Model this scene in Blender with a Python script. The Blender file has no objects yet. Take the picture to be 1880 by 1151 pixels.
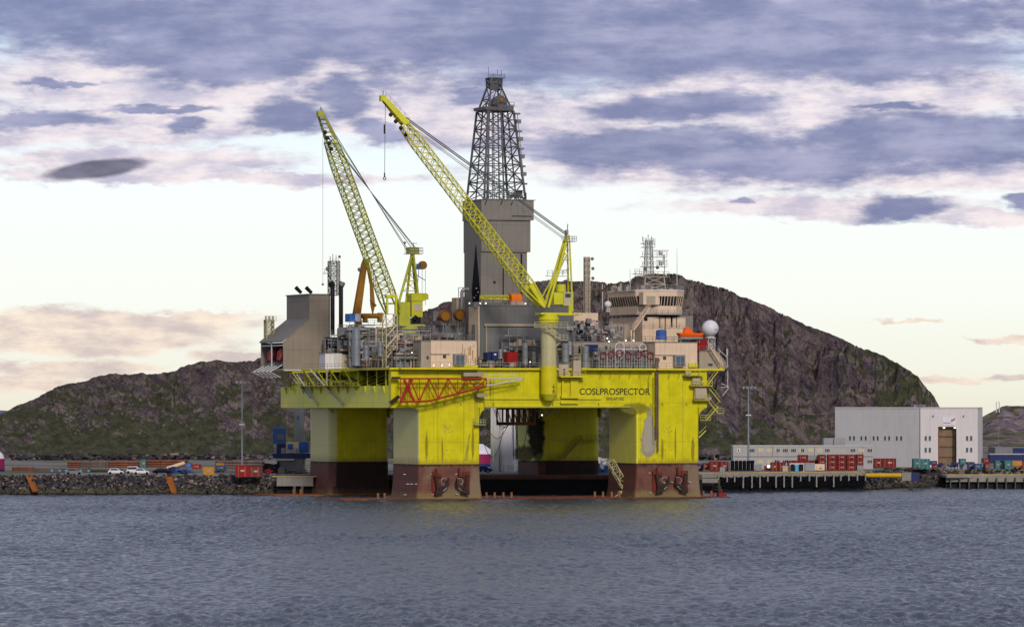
import bpy, bmesh, math, random
import numpy as np
from mathutils import Vector
random.seed(7)
R=math.radians
scene=bpy.context.scene
C=scene.collection
# ---------------------------------------------------------------- camera
F=8910.0; CAMH=20.7; HZ=750.0
cam=bpy.data.cameras.new('camera'); camo=bpy.data.objects.new('camera',cam); C.objects.link(camo)
camo.location=(0,0,CAMH); camo.rotation_euler=(R(90),0,0)
cam.sensor_width=36; cam.lens=F/1880*36; cam.shift_y=(HZ-575.5)/1880
cam.clip_start=1; cam.clip_end=40000
scene.camera=camo
# ---------------------------------------------------------------- view
scene.view_settings.view_transform='Standard'; scene.view_settings.look='None'
scene.view_settings.exposure=0.15; scene.view_settings.gamma=1.0
scene.cycles.max_bounces=5; scene.cycles.diffuse_bounces=2; scene.cycles.glossy_bounces=3
# ---------------------------------------------------------------- node helper
class N:
    def __init__(s,tree): s.t=tree; tree.nodes.clear()
    def n(s,typ,ins=None,**kw):
        nd=s.t.nodes.new(typ)
        for k,v in kw.items(): setattr(nd,k,v)
        for k,v in (ins or {}).items():
            if hasattr(v,'is_output'): s.t.links.new(v,nd.inputs[k])
            else: nd.inputs[k].default_value=v
        return nd
    def m(s,op,a,b=None,c=None,clamp=False):
        ins={0:a}
        if b is not None: ins[1]=b
        if c is not None: ins[2]=c
        return s.n('ShaderNodeMath',ins,operation=op,use_clamp=clamp).outputs[0]
    def vm(s,op,a,b=None,c=None):
        ins={0:a}
        if b is not None: ins[1]=b
        if c is not None: ins[2]=c
        nd=s.n('ShaderNodeVectorMath',ins,operation=op)
        return nd.outputs['Value'] if op in('LENGTH','DOT_PRODUCT','DISTANCE') else nd.outputs[0]
    def noise(s,vec,scale,detail=4,rough=.55,out='Fac'):
        return s.n('ShaderNodeTexNoise',{'Vector':vec,'Scale':scale,'Detail':detail,'Roughness':rough}).outputs[out]
    def mapr(s,x,a,b,c=0.,d=1.,smooth=True):
        return s.n('ShaderNodeMapRange',{0:x,1:a,2:b,3:c,4:d},interpolation_type='SMOOTHSTEP' if smooth else 'LINEAR').outputs[0]
    def mix(s,f,a,b,bt='MIX'):
        nd=s.n('ShaderNodeMix',{0:f},data_type='RGBA',blend_type=bt)
        for i,x in((6,a),(7,b)):
            if hasattr(x,'is_output'): s.t.links.new(x,nd.inputs[i])
            else: nd.inputs[i].default_value=tuple(x)+((1,) if len(x)==3 else ())
        return nd.outputs[2]
    def ramp(s,x,stops):
        nd=s.n('ShaderNodeValToRGB',{0:x}); e=nd.color_ramp.elements
        while len(e)>1: e.remove(e[-1])
        e[0].position=stops[0][0]; e[0].color=tuple(stops[0][1])+(1,)
        for p,c in stops[1:]:
            q=e.new(p); q.color=tuple(c)+(1,)
        return nd.outputs[0]
# ---------------------------------------------------------------- sky
SUN_EL=R(27); SUN_AZ=R(14)      # sun low behind the camera
w=bpy.data.worlds.new('World'); scene.world=w; w.use_nodes=True
g=N(w.node_tree)
sky=g.n('ShaderNodeTexSky',sky_type='NISHITA',sun_disc=False,sun_elevation=SUN_EL,sun_rotation=R(180)-SUN_AZ,air_density=1.0,dust_density=1.5)
tc=g.n('ShaderNodeTexCoord').outputs['Generated']
sp=g.n('ShaderNodeSeparateXYZ',{0:tc})
az=g.m('ARCTAN2',sp.outputs[0],sp.outputs[1]); el=g.m('ARCSINE',sp.outputs[2])
A=g.m('MULTIPLY_ADD',az,F,940.); B=g.m('MULTIPLY_ADD',el,-F,HZ)
P=g.n('ShaderNodeCombineXYZ',{0:A,1:B,2:0.}).outputs[0]
ns=g.vm('MULTIPLY',P,(1/330.,1/120.,1.))
fine=g.m('ADD',g.m('MULTIPLY',g.noise(ns,2.6,8,.62),.72),g.m('MULTIPLY',g.noise(g.vm('MULTIPLY',P,(1/520.,1/70.,1.)),3.,6,.6),.28))
warp=g.n('ShaderNodeTexNoise',{'Vector':ns,'Scale':1.1,'Detail':5,'Roughness':.6}).outputs['Color']
wv=g.vm('MULTIPLY',g.vm('SUBTRACT',warp,(.5,.5,.5)),(190.,72.,0.))
PW=g.vm('ADD',P,wv)
warp2=g.n('ShaderNodeTexNoise',{'Vector':ns,'Scale':7.,'Detail':4,'Roughness':.6}).outputs['Color']
PW=g.vm('ADD',PW,g.vm('MULTIPLY',g.vm('SUBTRACT',warp2,(.5,.5,.5)),(50.,30.,0.)))
def cloudset(lst,base):
    cur=None
    for cx,cy,rx,ry in lst:
        d=g.vm('LENGTH',g.vm('MULTIPLY_ADD',base,(1./rx,1./ry,0.),(-cx/rx,-cy/ry,0.)))
        cur=d if cur is None else g.n('ShaderNodeMath',{0:cur,1:d,2:.25},operation='SMOOTH_MIN').outputs[0]
    return cur
dark=cloudset([(850,45,1000,70),(420,75,330,52),(1350,60,500,90),(640,60,360,75),(1050,75,420,95),(1480,40,480,60),(1640,112,270,46),(200,30,260,40),(430,130,170,34),(300,100,170,30),(60,30,120,60),
    (70,224,120,17),(290,207,110,9),(525,222,75,34),(640,180,60,45),(690,240,50,28),(1270,203,200,30),(1150,268,240,36),(1420,297,320,38),
    (1740,262,260,54),(1600,255,160,28),(1640,378,80,26),(1875,372,36,16),(1365,370,26,9),(345,235,40,16),(860,180,60,16),(120,160,70,8),(540,20,200,40),(1650,205,90,9)],PW)
# one lens cloud with a firmer outline
PL=g.vm('ADD',P,g.vm('MULTIPLY',wv,(.10,.16,0.)))
sl_=g.n('ShaderNodeSeparateXYZ',{0:PL}); PT=g.n('ShaderNodeCombineXYZ',{0:sl_.outputs[0],1:g.m('ADD',sl_.outputs[1],g.m('MULTIPLY',g.m('SUBTRACT',sl_.outputs[0],178.),.13)),2:0.}).outputs[0]
lens=cloudset([(178,314,104,18)],PT)
# veil of lighter pink-white cloud
pale=cloudset([(400,150,560,90),(900,215,520,60),(1500,180,520,95),(1400,300,560,55),(1720,320,260,40),(200,235,420,45),(1500,378,330,24),(1800,400,140,16),
    (180,594,360,30),(120,622,340,30),(350,575,150,10),(150,672,170,20),(60,700,110,20),(420,655,90,18),(1850,622,90,10),(1760,700,160,7),(1680,592,70,4),(350,330,500,14),(1100,30,1100,110),(250,300,330,26)],PW)
upper=g.mapr(B,60,-260)                      # everything above the frame is cloud
palef=g.m('MAXIMUM',g.mapr(g.m('ADD',pale,g.m('MULTIPLY',g.m('SUBTRACT',fine,.5),1.1)),1.15,.62),upper)
darkf=g.mapr(g.m('ADD',dark,g.m('MULTIPLY',g.m('SUBTRACT',fine,.5),1.5)),1.32,.62)
outf=g.m('MAXIMUM',g.mapr(A,1900,2500),g.mapr(A,-60,-600))       # cloud goes on all round the horizon
big2=g.noise(ns,.55,6,.6)
palef=g.m('MAXIMUM',palef,g.m('MULTIPLY',outf,g.m('MULTIPLY',g.mapr(big2,.40,.55),g.mapr(B,560,330))))
darkf=g.m('MAXIMUM',darkf,g.m('MULTIPLY',outf,g.m('MULTIPLY',g.mapr(g.m('ADD',g.m('MULTIPLY',big2,.6),g.m('MULTIPLY',fine,.4)),.47,.60),g.mapr(B,400,200))))
lensf=g.mapr(g.m('ADD',lens,g.m('MULTIPLY',g.m('SUBTRACT',fine,.5),.5)),1.12,.66)
base=g.ramp(g.mapr(B,750,-700,smooth=False),[(0,(.86,.82,.68)),(.05,(.90,.90,.78)),(.13,(.93,.96,.89)),(.27,(.93,.98,.98)),(.36,(.80,.92,1.0)),(.50,(.52,.68,.88)),(1,(.25,.28,.40))])
low=g.mapr(B,440,560)
palec=g.mix(g.mapr(fine,.36,.62),(.47,.43,.60),(.92,.80,.82))
palec=g.mix(low,palec,g.mix(g.mapr(fine,.36,.62),(.60,.50,.50),(.98,.81,.66)))
big=g.noise(ns,.8,4,.5)
darkc=g.mix(g.mapr(g.m('ADD',g.m('MULTIPLY',fine,.55),g.m('MULTIPLY',big,.45)),.40,.62),(.145,.17,.36),(.34,.345,.55))
palec=g.mix(g.mapr(B,40,-260),palec,g.mix(g.mapr(big,.4,.6),(.22,.24,.33),(.42,.43,.52)))
col=g.mix(g.m('MULTIPLY',palef,.92),base,palec)
col=g.mix(g.m('MULTIPLY',g.m('MULTIPLY',darkf,.93),g.mapr(B,-60,-320,1,0)),col,darkc)
col=g.mix(lensf,col,g.mix(g.mapr(fine,.35,.65),(.095,.09,.165),(.19,.175,.28)))
b1=g.n('ShaderNodeBackground',{'Color':sky.outputs[0],'Strength':.10})
b2=g.n('ShaderNodeBackground',{'Color':col,'Strength':.98})
mx=g.n('ShaderNodeMixShader',{0:.9,1:b1.outputs[0],2:b2.outputs[0]})
g.n('ShaderNodeOutputWorld',{0:mx.outputs[0]})
# ---------------------------------------------------------------- sun
sl=bpy.data.lights.new('sun','SUN'); sl.energy=2.0; sl.angle=R(10); sl.color=(1.0,.90,.80)
so=bpy.data.objects.new('sun',sl); C.objects.link(so)
sdir=Vector((math.sin(SUN_AZ)*math.cos(SUN_EL),-math.cos(SUN_AZ)*math.cos(SUN_EL),math.sin(SUN_EL)))
so.rotation_euler=sdir.to_track_quat('Z','Y').to_euler(); so.location=(0,0,300)
# ---------------------------------------------------------------- frames
TH=R(22); UX=(math.cos(TH),math.sin(TH)); VX=(-math.sin(TH),math.cos(TH)); OY=1100.0; OX=(768-940)/F*OY
def r2w(p): return (OX+p[0]*UX[0]+p[1]*VX[0], OY+p[0]*UX[1]+p[1]*VX[1], p[2])
def ray(px,py,u=None,v=None):
    dx=(px-940)/F; dz=(HZ-py)/F; cu=-(OX*UX[0]+OY*UX[1]); cv=-(OX*VX[0]+OY*VX[1])
    du=dx*UX[0]+UX[1]; dv=dx*VX[0]+VX[1]
    t=(v-cv)/dv if v is not None else (u-cu)/du
    return (cu+t*du, cv+t*dv, CAMH+t*dz)
def fp(px,py,v):            # rig frame (u,w) on a plane of constant v
    a=ray(px,py,v=v); return (a[0],a[2])
def fu(px,v): return ray(px,700,v=v)[0]
def fw(py,v,px=900): return ray(px,py,v=v)[2]
def sp_(px,py,u):           # rig frame (v,w) on a plane of constant u
    a=ray(px,py,u=u); return (a[1],a[2])
def wx(px,Y): return (px-940)/F*Y
def wz(py,Y): return CAMH+(HZ-py)*Y/F
def wY(py,z): return F*(CAMH-z)/(py-HZ)
# ---------------------------------------------------------------- mesh builder
class MB:
    def __init__(s): s.v=[]; s.f=[]; s.sm=[]
    def add(s,vs,fs,smooth=False):
        o=len(s.v); s.v+= [tuple(x) for x in vs]; s.f+=[tuple(i+o for i in f) for f in fs]; s.sm+=[smooth]*len(fs); return s
    def box(s,a,b,c,d,e,f):
        if a>b:a,b=b,a
        if c>d:c,d=d,c
        if e>f:e,f=f,e
        return s.add([(a,c,e),(b,c,e),(b,d,e),(a,d,e),(a,c,f),(b,c,f),(b,d,f),(a,d,f)],[(0,3,2,1),(4,5,6,7),(0,1,5,4),(1,2,6,5),(2,3,7,6),(3,0,4,7)])
    def tube(s,p,q,r,n=8,r2=None,smooth=True):
        p=Vector(p);q=Vector(q);d=(q-p)
        if d.length<1e-6: return s
        d.normalize(); a=d.cross(Vector((0,0,1)) if abs(d.z)<.95 else Vector((1,0,0))).normalized(); b=d.cross(a)
        r2=r if r2 is None else r2; o=.5 if n==4 else 0
        ring=lambda c,rr:[c+(a*math.cos(2*math.pi*(i+o)/n)+b*math.sin(2*math.pi*(i+o)/n))*rr for i in range(n)]
        vs=ring(p,r)+ring(q,r2)
        s.add(vs,[(i,(i+1)%n,n+(i+1)%n,n+i) for i in range(n)],smooth and n>4)
        s.add(ring(p,r)+ring(q,r2),[tuple(range(n-1,-1,-1)),tuple(range(n,2*n))]); return s
    def bar(s,p,q,t): return s.tube(p,q,t*.7071,4)
    def path(s,pts,r,n=6):
        for a,b in zip(pts,pts[1:]): s.tube(a,b,r,n)
        return s
    def prism(s,poly,fn,a,b):     # fn((x,y),t) -> 3-D point
        n=len(poly); vs=[fn(p,a) for p in poly]+[fn(p,b) for p in poly]
        return s.add(vs,[(i,(i+1)%n,n+(i+1)%n,n+i) for i in range(n)]+[tuple(range(n-1,-1,-1)),tuple(range(n,2*n))])
    def sphere(s,c,r,seg=20,rng=12,sz=1.0):
        vs=[];fs=[]
        for j in range(1,rng):
            t=math.pi*j/rng
            for i in range(seg):
                a=2*math.pi*i/seg; vs.append((c[0]+r*math.sin(t)*math.cos(a),c[1]+r*math.sin(t)*math.sin(a),c[2]+r*sz*math.cos(t)))
        vs.append((c[0],c[1],c[2]+r*sz)); vs.append((c[0],c[1],c[2]-r*sz)); T=len(vs)-2
        for j in range(rng-2):
            for i in range(seg): fs.append((j*seg+i,j*seg+(i+1)%seg,(j+1)*seg+(i+1)%seg,(j+1)*seg+i))
        for i in range(seg):
            fs.append((T,(i+1)%seg,i)); fs.append((T+1,(rng-2)*seg+i,(rng-2)*seg+(i+1)%seg))
        return s.add(vs,fs,True)
    def torus(s,c,R0,r,ax='v',n=16,m=6):
        vs=[];fs=[]
        for i in range(n):
            a=2*math.pi*i/n
            for j in range(m):
                b=2*math.pi*j/m; rr=R0+r*math.cos(b); x,y,z=rr*math.cos(a),r*math.sin(b),rr*math.sin(a)
                vs.append({'v':(c[0]+x,c[1]+y,c[2]+z),'u':(c[0]+y,c[1]+x,c[2]+z),'w':(c[0]+x,c[1]+z,c[2]+y)}[ax])
        for i in range(n):
            for j in range(m): fs.append((i*m+j,((i+1)%n)*m+j,((i+1)%n)*m+(j+1)%m,i*m+(j+1)%m))
        return s.add(vs,fs,True)
    def loft(s,secs,smooth=True,k=5):   # secs: (cx,cy,hx,hy,r,z)
        vs=[];fs=[]
        for cx,cy,hx,hy,r,z in secs:
            for qx,qy,a0 in((1,1,0),(-1,1,90),(-1,-1,180),(1,-1,270)):
                for i in range(k+1):
                    a=R(a0+90*i/k); vs.append((cx+qx*(hx-r)+r*math.cos(a),cy+qy*(hy-r)+r*math.sin(a),z))
        n=4*(k+1)
        for j in range(len(secs)-1):
            for i in range(n): fs.append((j*n+i,j*n+(i+1)%n,(j+1)*n+(i+1)%n,(j+1)*n+i))
        s.add(vs,fs,False)
        for j in(0,len(secs)-1): s.add(vs[j*n:(j+1)*n],[tuple(range(n))])
        return s
    def lattice(s,P0,Q0,L,secs,n,rc,rb,cross=True):
        """four-chord lattice boom from P0 to Q0; L lateral unit vector; secs [(t,width,height)]"""
        P0=Vector(P0);Q0=Vector(Q0);D=Q0-P0;L=Vector(L).normalized();Nn=D.normalized().cross(L).normalized()
        if Nn.z<0: Nn=-Nn
        def wh(t):
            for (a,w1,h1),(b,w2,h2) in zip(secs,secs[1:]):
                if a<=t<=b:
                    k=(t-a)/(b-a); return w1+(w2-w1)*k,h1+(h2-h1)*k
            return secs[-1][1:]
        prev=None
        for i in range(n+1):
            t=i/n; ww,hh=wh(t); c=P0+D*t
            cur=[c+L*(sx*ww/2)+Nn*(sz*hh/2) for sx,sz in((-1,-1),(1,-1),(1,1),(-1,1))]
            for a in range(4): s.tube(cur[a],cur[(a+1)%4],rb,4)
            if prev:
                for a in range(4):
                    s.tube(prev[a],cur[a],rc,6); b=(a+1)%4
                    if cross or i%2: s.tube(prev[a],cur[b],rb,4)
                    if cross or not i%2: s.tube(prev[b],cur[a],rb,4)
            prev=cur
        return s
    def tower(s,cx,cy,hx0,hy0,z0,hx1,hy1,z1,n,rc,rb,x=True,cx1=None,cy1=None):
        cx1=cx if cx1 is None else cx1; cy1=cy if cy1 is None else cy1
        prev=None
        for i in range(n+1):
            t=i/n; z=z0+(z1-z0)*t; hx=hx0+(hx1-hx0)*t; hy=hy0+(hy1-hy0)*t; x0=cx+(cx1-cx)*t; y0=cy+(cy1-cy)*t
            cur=[(x0+a*hx,y0+b*hy,z) for a,b in((-1,-1),(1,-1),(1,1),(-1,1))]
            for a in range(4): s.tube(cur[a],cur[(a+1)%4],rb,4)
            if prev:
                for a in range(4):
                    b=(a+1)%4; s.tube(prev[a],cur[a],rc,4)
                    if x: s.tube(prev[a],cur[b],rb,4); s.tube(prev[b],cur[a],rb,4)
                    else: s.tube(prev[a] if i%2 else prev[b],cur[b] if i%2 else cur[a],rb,4)
            prev=cur
        return s
    def rail(s,pts,h=1.1,st=2.0,r=.045,n=2):
        for a,b in zip(pts,pts[1:]):
            a=Vector(a);b=Vector(b);k=max(1,int((b-a).length/st))
            for j in range(1,n+1): s.tube(a+Vector((0,0,h*j/n)),b+Vector((0,0,h*j/n)),r,4)
            for i in range(k+1):
                c=a.lerp(b,i/k); s.tube(c,c+Vector((0,0,h)),r,4)
        return s
    def stairs(s,a,b,wv=(0,1,0),width=1.0,t=.09):
        a=Vector(a);b=Vector(b);W=Vector(wv)*width
        for o in(Vector((0,0,0)),W):
            s.bar(a+o,b+o,t*1.6); s.tube(a+o+Vector((0,0,1)),b+o+Vector((0,0,1)),t*.5,4)
            k=max(2,int((b-a).length/1.5))
            for i in range(k+1):
                c=a.lerp(b,i/k)+o; s.tube(c,c+Vector((0,0,1)),t*.5,4)
        k=max(3,int(abs(b.z-a.z)/.35))
        for i in range(1,k):
            c=a.lerp(b,i/k); s.bar(c,c+W,t)
        return s
    def build(s,name,mat,parent=None,base=None,label=None):
        if base is None: base=BASE[parent.name][0] if parent is not None else (0,0,0)
        me=bpy.data.meshes.new(name)
        me.from_pydata([(x-base[0],y-base[1],z-base[2]) for x,y,z in s.v],[],s.f)
        me.polygons.foreach_set('use_smooth',s.sm)
        bm=bmesh.new(); bm.from_mesh(me); bmesh.ops.recalc_face_normals(bm,faces=bm.faces); bm.to_mesh(me); bm.free()
        me.materials.append(mat); o=bpy.data.objects.new(name,me); C.objects.link(o)
        if parent is not None: o.parent=parent; BASE[o.name]=(base,)
        if label: o['label']=label
        return o
BASE={}
def thing(name,label,cat,base=(0,0,0),rigf=True,group=None):
    o=bpy.data.objects.new(name,None); C.objects.link(o); o.empty_display_size=.5
    if rigf: o.location=r2w(base); o.rotation_euler=(0,0,TH)
    else: o.location=base
    o['label']=label; o['category']=cat
    if group: o['group']=group
    BASE[o.name]=(base,); return o
def solo(mb,name,mat,label,cat,base,rigf=True,group=None):
    o=mb.build(name,mat,None,base)
    if rigf: o.location=r2w(base); o.rotation_euler=(0,0,TH)
    else: o.location=base
    o['label']=label; o['category']=cat
    if group: o['group']=group
    BASE[o.name]=(base,); return o
def struct(o,kind='structure'): o['kind']=kind; return o
def copy_thing(src,off,label,rigf=True,group=None):
    def cp(o,par):
        c=o.copy(); C.objects.link(c)
        if par is not None: c.parent=par
        for ch in o.children: cp(ch,c)
        return c
    c=cp(src,None); d=(off[0]*UX[0]+off[1]*VX[0],off[0]*UX[1]+off[1]*VX[1],off[2]) if rigf else off
    c.location=tuple(src.location[i]+d[i] for i in range(3)); c['label']=label
    if group: c['group']=group
    return c
# ---------------------------------------------------------------- materials
def paint(name,col,rough=.5,var=.10,rust=0.,rustc=(.16,.05,.015),pan=None,panh=None,pd=.55,metal=0.,spec=.25,nscale=.35,bump=0.,corr=None,alt=None,wl=None):
    m=bpy.data.materials.new(name); m.use_nodes=True; k=N(m.node_tree)
    tc=k.n('ShaderNodeTexCoord').outputs['Object']
    n1=k.noise(tc,nscale,5,.6)
    c=k.mix(k.mapr(n1,.25,.75),tuple(x*(1-var) for x in col),tuple(min(1,x*(1+var)) for x in col))
    if alt: c=k.mix(k.mapr(k.noise(tc,nscale*.35,3,.5),.48,.62),c,alt)
    st=k.noise(k.vm('MULTIPLY',tc,(1.3,1.3,.10)),1.,5,.65)
    c=k.mix(k.mapr(st,.50,.80,0,.35),c,tuple(x*.45 for x in col))
    if rust>0:
        rr=k.m('MULTIPLY',k.mapr(st,.62-.16*rust,.80-.16*rust),k.mapr(k.noise(tc,.5,4,.6),.45,.62))
        c=k.mix(k.m('MULTIPLY',rr,min(1,rust*1.3)),c,rustc)
    s=k.n('ShaderNodeSeparateXYZ',{0:tc})
    if wl:     # grime and growth that follow the paint line and the tide line
        for z0,z1,cc,amt in wl:
            wn=k.m('MULTIPLY',k.m('SUBTRACT',k.noise(k.vm('MULTIPLY',tc,(1.,1.,.35)),.9,6,.7),.5),3.2)
            c=k.mix(k.m('MULTIPLY',k.mapr(k.m('ADD',s.outputs[2],wn),z0,z1),amt),c,cc)
    if pan:
        l=k.m('LESS_THAN',k.m('FRACT',k.m('DIVIDE',k.m('ADD',s.outputs[0],k.m('ADD',s.outputs[1],500.)),pan)),.07/pan*1.6)
        c=k.mix(k.m('MULTIPLY',l,1-pd),c,(.02,.02,.02))
    if panh:
        l=k.m('LESS_THAN',k.m('FRACT',k.m('DIVIDE',k.m('ADD',s.outputs[2],500.),panh)),.08/panh*1.6)
        c=k.mix(k.m('MULTIPLY',l,1-pd),c,(.02,.02,.02))
    b=k.n('ShaderNodeBsdfPrincipled',{'Base Color':c,'Metallic':metal,'Specular IOR Level':spec})
    k.t.links.new(k.m('ADD',k.mapr(n1,.3,.7,-.06,.08),rough),b.inputs['Roughness'])
    if corr:
        h=k.m('PINGPONG',k.m('ADD',s.outputs[0],k.m('ADD',s.outputs[1],500.)),corr)
        k.t.links.new(k.n('ShaderNodeBump',{'Height':h,'Strength':.5,'Distance':.1}).outputs[0],b.inputs['Normal'])
    elif bump: k.t.links.new(k.n('ShaderNodeBump',{'Height':k.noise(tc,.6,3,.5),'Strength':bump,'Distance':.25}).outputs[0],b.inputs['Normal'])
    k.n('ShaderNodeOutputMaterial',{0:b.outputs[0]}); return m
M={}
def mk(k,*a,**b): M[k]=paint(k,*a,**b)
mk('yellow',(.58,.53,.002),.42,.14,wl=[(9.6,8.2,(.30,.22,.02),.75)],rust=.16,panh=9.,pan=7.3,pd=.72,bump=.15,rustc=(.28,.16,.02))
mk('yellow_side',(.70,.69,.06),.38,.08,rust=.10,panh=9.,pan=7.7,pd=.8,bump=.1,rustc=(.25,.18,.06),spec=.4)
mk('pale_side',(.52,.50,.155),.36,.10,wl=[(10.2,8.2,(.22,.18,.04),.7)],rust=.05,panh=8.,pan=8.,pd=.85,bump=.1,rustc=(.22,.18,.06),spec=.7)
mk('yellow_plain',(.60,.52,.008),.45,.10)
mk('yellow_green',(.46,.46,.022),.5,.15,rust=.08)
mk('crane_yellow',(.56,.54,.02),.45,.12)
mk('crane_olive',(.38,.40,.04),.5,.15)
mk('crane_side',(.36,.36,.05),.5,.12)
mk('cream_pole',(.46,.43,.24),.5,.10,rust=.1)
mk('rust_red',(.135,.055,.04),.75,.35,rust=.45,rustc=(.22,.11,.055),pan=5.,panh=2.6,pd=.8,alt=(.20,.14,.095),wl=[(7.2,8.0,(.03,.016,.012),.9),(2.4,1.0,(.19,.15,.06),.8)])
mk('rust_shaded',(.032,.014,.014),.7,.4,rust=.4,rustc=(.10,.04,.02),wl=[(2.2,.8,(.10,.06,.03),.7)],pan=5.,panh=2.6,pd=.85)  # darker copy of the base rust, with the deck's shade in its colour
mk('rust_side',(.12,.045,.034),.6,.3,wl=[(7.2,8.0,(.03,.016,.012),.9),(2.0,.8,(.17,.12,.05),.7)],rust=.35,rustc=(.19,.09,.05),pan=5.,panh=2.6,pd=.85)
mk('red_bolster',(.13,.022,.012),.7,.3,rust=.4)
mk('pontoon',(.22,.075,.03),.7,.35,rust=.5,rustc=(.09,.04,.02))
mk('anchor_black',(.035,.02,.018),.7,.3)
mk('weed',(.16,.13,.05),.9,.3)
mk('clad',(.25,.215,.17),.55,.05,pan=1.6,panh=5.8,pd=.78,corr=.2)
mk('clad_grey',(.20,.185,.165),.55,.06,pan=1.6,panh=5.8,pd=.8,corr=.2)
mk('clad_dark',(.125,.125,.125),.5,.08,pan=2.4,pd=.8,corr=.25)
mk('cream',(.66,.50,.365),.5,.06,rust=.22,rustc=(.45,.22,.05),pan=3.1,pd=.8)
mk('cream_dull',(.34,.29,.23),.55,.08,rust=.12,pan=2.9,pd=.8)
mk('beige',(.42,.35,.27),.55,.08,rust=.12,rustc=(.2,.1,.05))
mk('steel_grey',(.22,.24,.27),.4,.12,metal=.3)
mk('mid_grey',(.17,.17,.18),.5,.15,metal=.2)
mk('pipe_grey',(.33,.33,.34),.4,.15,metal=.4)
mk('pipe_brown',(.13,.09,.08),.55,.3,rust=.3)
mk('derrick_steel',(.10,.10,.11),.5,.2,metal=.3)
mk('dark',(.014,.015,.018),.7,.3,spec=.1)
mk('black',(.006,.006,.010),.6,.2,spec=.06)
mk('exhaust',(.030,.014,.028),.4,.3,metal=.3)
mk('white',(.66,.64,.70),.35,.04)
mk('offwhite',(.52,.52,.52),.5,.06)
mk('rail_grey',(.28,.28,.28),.5,.1,metal=.3)
mk('rail_yellow',(.50,.46,.06),.5,.1)
mk('red',(.25,.004,.004),.45,.12)
mk('red_truss',(.34,.014,.012),.5,.2)
mk('dark_red',(.17,.018,.018),.5,.15)
mk('orange',(.70,.17,.01),.45,.08)
mk('boat_orange',(.85,.12,.01),.35,.05)
mk('amber',(.26,.115,.008),.5,.2,rust=.2)
mk('blue',(.03,.11,.38),.45,.1)
mk('navy',(.010,.022,.11),.45,.15)
mk('teal',(.02,.23,.25),.5,.1)
mk('cyan',(.05,.38,.62),.5,.1)
mk('wire',(.30,.31,.33),.4,.1,metal=.5)
mk('cable_black',(.012,.012,.012),.5,.1)
mk('concrete',(.24,.23,.215),.85,.15,rust=.15,rustc=(.10,.08,.06))
mk('concrete_dark',(.09,.085,.08),.9,.2)
mk('kerb_yellow',(.42,.30,.12),.8,.2)
mk('timber',(.055,.045,.035),.9,.35)
mk('tyre',(.006,.007,.010),.8,.2,spec=.08)
mk('hangar_shaded',(.42,.42,.44),.5,.02,pan=6.,pd=.93,panh=6.5,spec=.3)  # same cladding toned down for the wall turned from the sun
mk('hangar_lit',(.58,.55,.56),.5,.02,pan=6.,pd=.94,panh=6.5,spec=.3)  # same cladding lightened for the wall facing the sun
mk('office_wall',(.37,.36,.37),.6,.04,panh=3.2,pd=.9)
mk('magenta',(.24,.012,.07),.5,.1)
mk('container_red',(.165,.004,.004),.5,.18,corr=.25,rust=.1)
mk('container_teal',(.015,.15,.16),.5,.15,corr=.25)
mk('container_blue',(.02,.055,.17),.5,.2,corr=.25)
mk('container_amber',(.46,.22,.02),.5,.12,corr=.25)
mk('container_grey',(.25,.26,.28),.5,.12,corr=.25)
mk('door_tan',(.20,.14,.085),.6,.15,panh=3.1,pd=.6)
mk('grass_far',(.13,.13,.05),.9,.3)
mk('text_black',(.03,.032,.02),.5,.05)
mk('trolley',(.13,.06,.02),.6,.3,rust=.4)
mk('bollard',(.22,.10,.045),.6,.2)
mk('pipe_yellow',(.50,.31,.012),.5,.1,rust=.2)
mk('chute_orange',(.27,.085,.012),.6,.2,rust=.3)
mk('mast_grey',(.26,.26,.245),.5,.1,metal=.2)
mk('skyblue',(.05,.16,.5),.5,.1)
mk('copper',(.17,.055,.03),.6,.35,rust=.4)
def glass(name,col,rough=.08):
    m=bpy.data.materials.new(name); m.use_nodes=True; k=N(m.node_tree)
    b=k.n('ShaderNodeBsdfPrincipled',{'Base Color':col+(1,),'Roughness':rough,'Specular IOR Level':.6}); k.n('ShaderNodeOutputMaterial',{0:b.outputs[0]}); return m
M['glass_dark']=glass('glass_dark',(.012,.018,.022))
M['glass_blue']=glass('glass_blue',(.05,.07,.11))
def lit(name,col,s):
    m=bpy.data.materials.new(name); m.use_nodes=True; k=N(m.node_tree)
    b=k.n('ShaderNodeEmission',{'Color':col+(1,),'Strength':s}); k.n('ShaderNodeOutputMaterial',{0:b.outputs[0]}); return m
M['window_lit']=lit('window_lit',(.72,.58,.30),.55)
M['lamp_white']=lit('lamp_white',(1,.95,.8),3.)
def lamp(parent,pts,r=.16):
    for p in pts: MB().sphere(p,r*.62,8,6).build('lamp',M['lamp_white'],parent)
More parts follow.
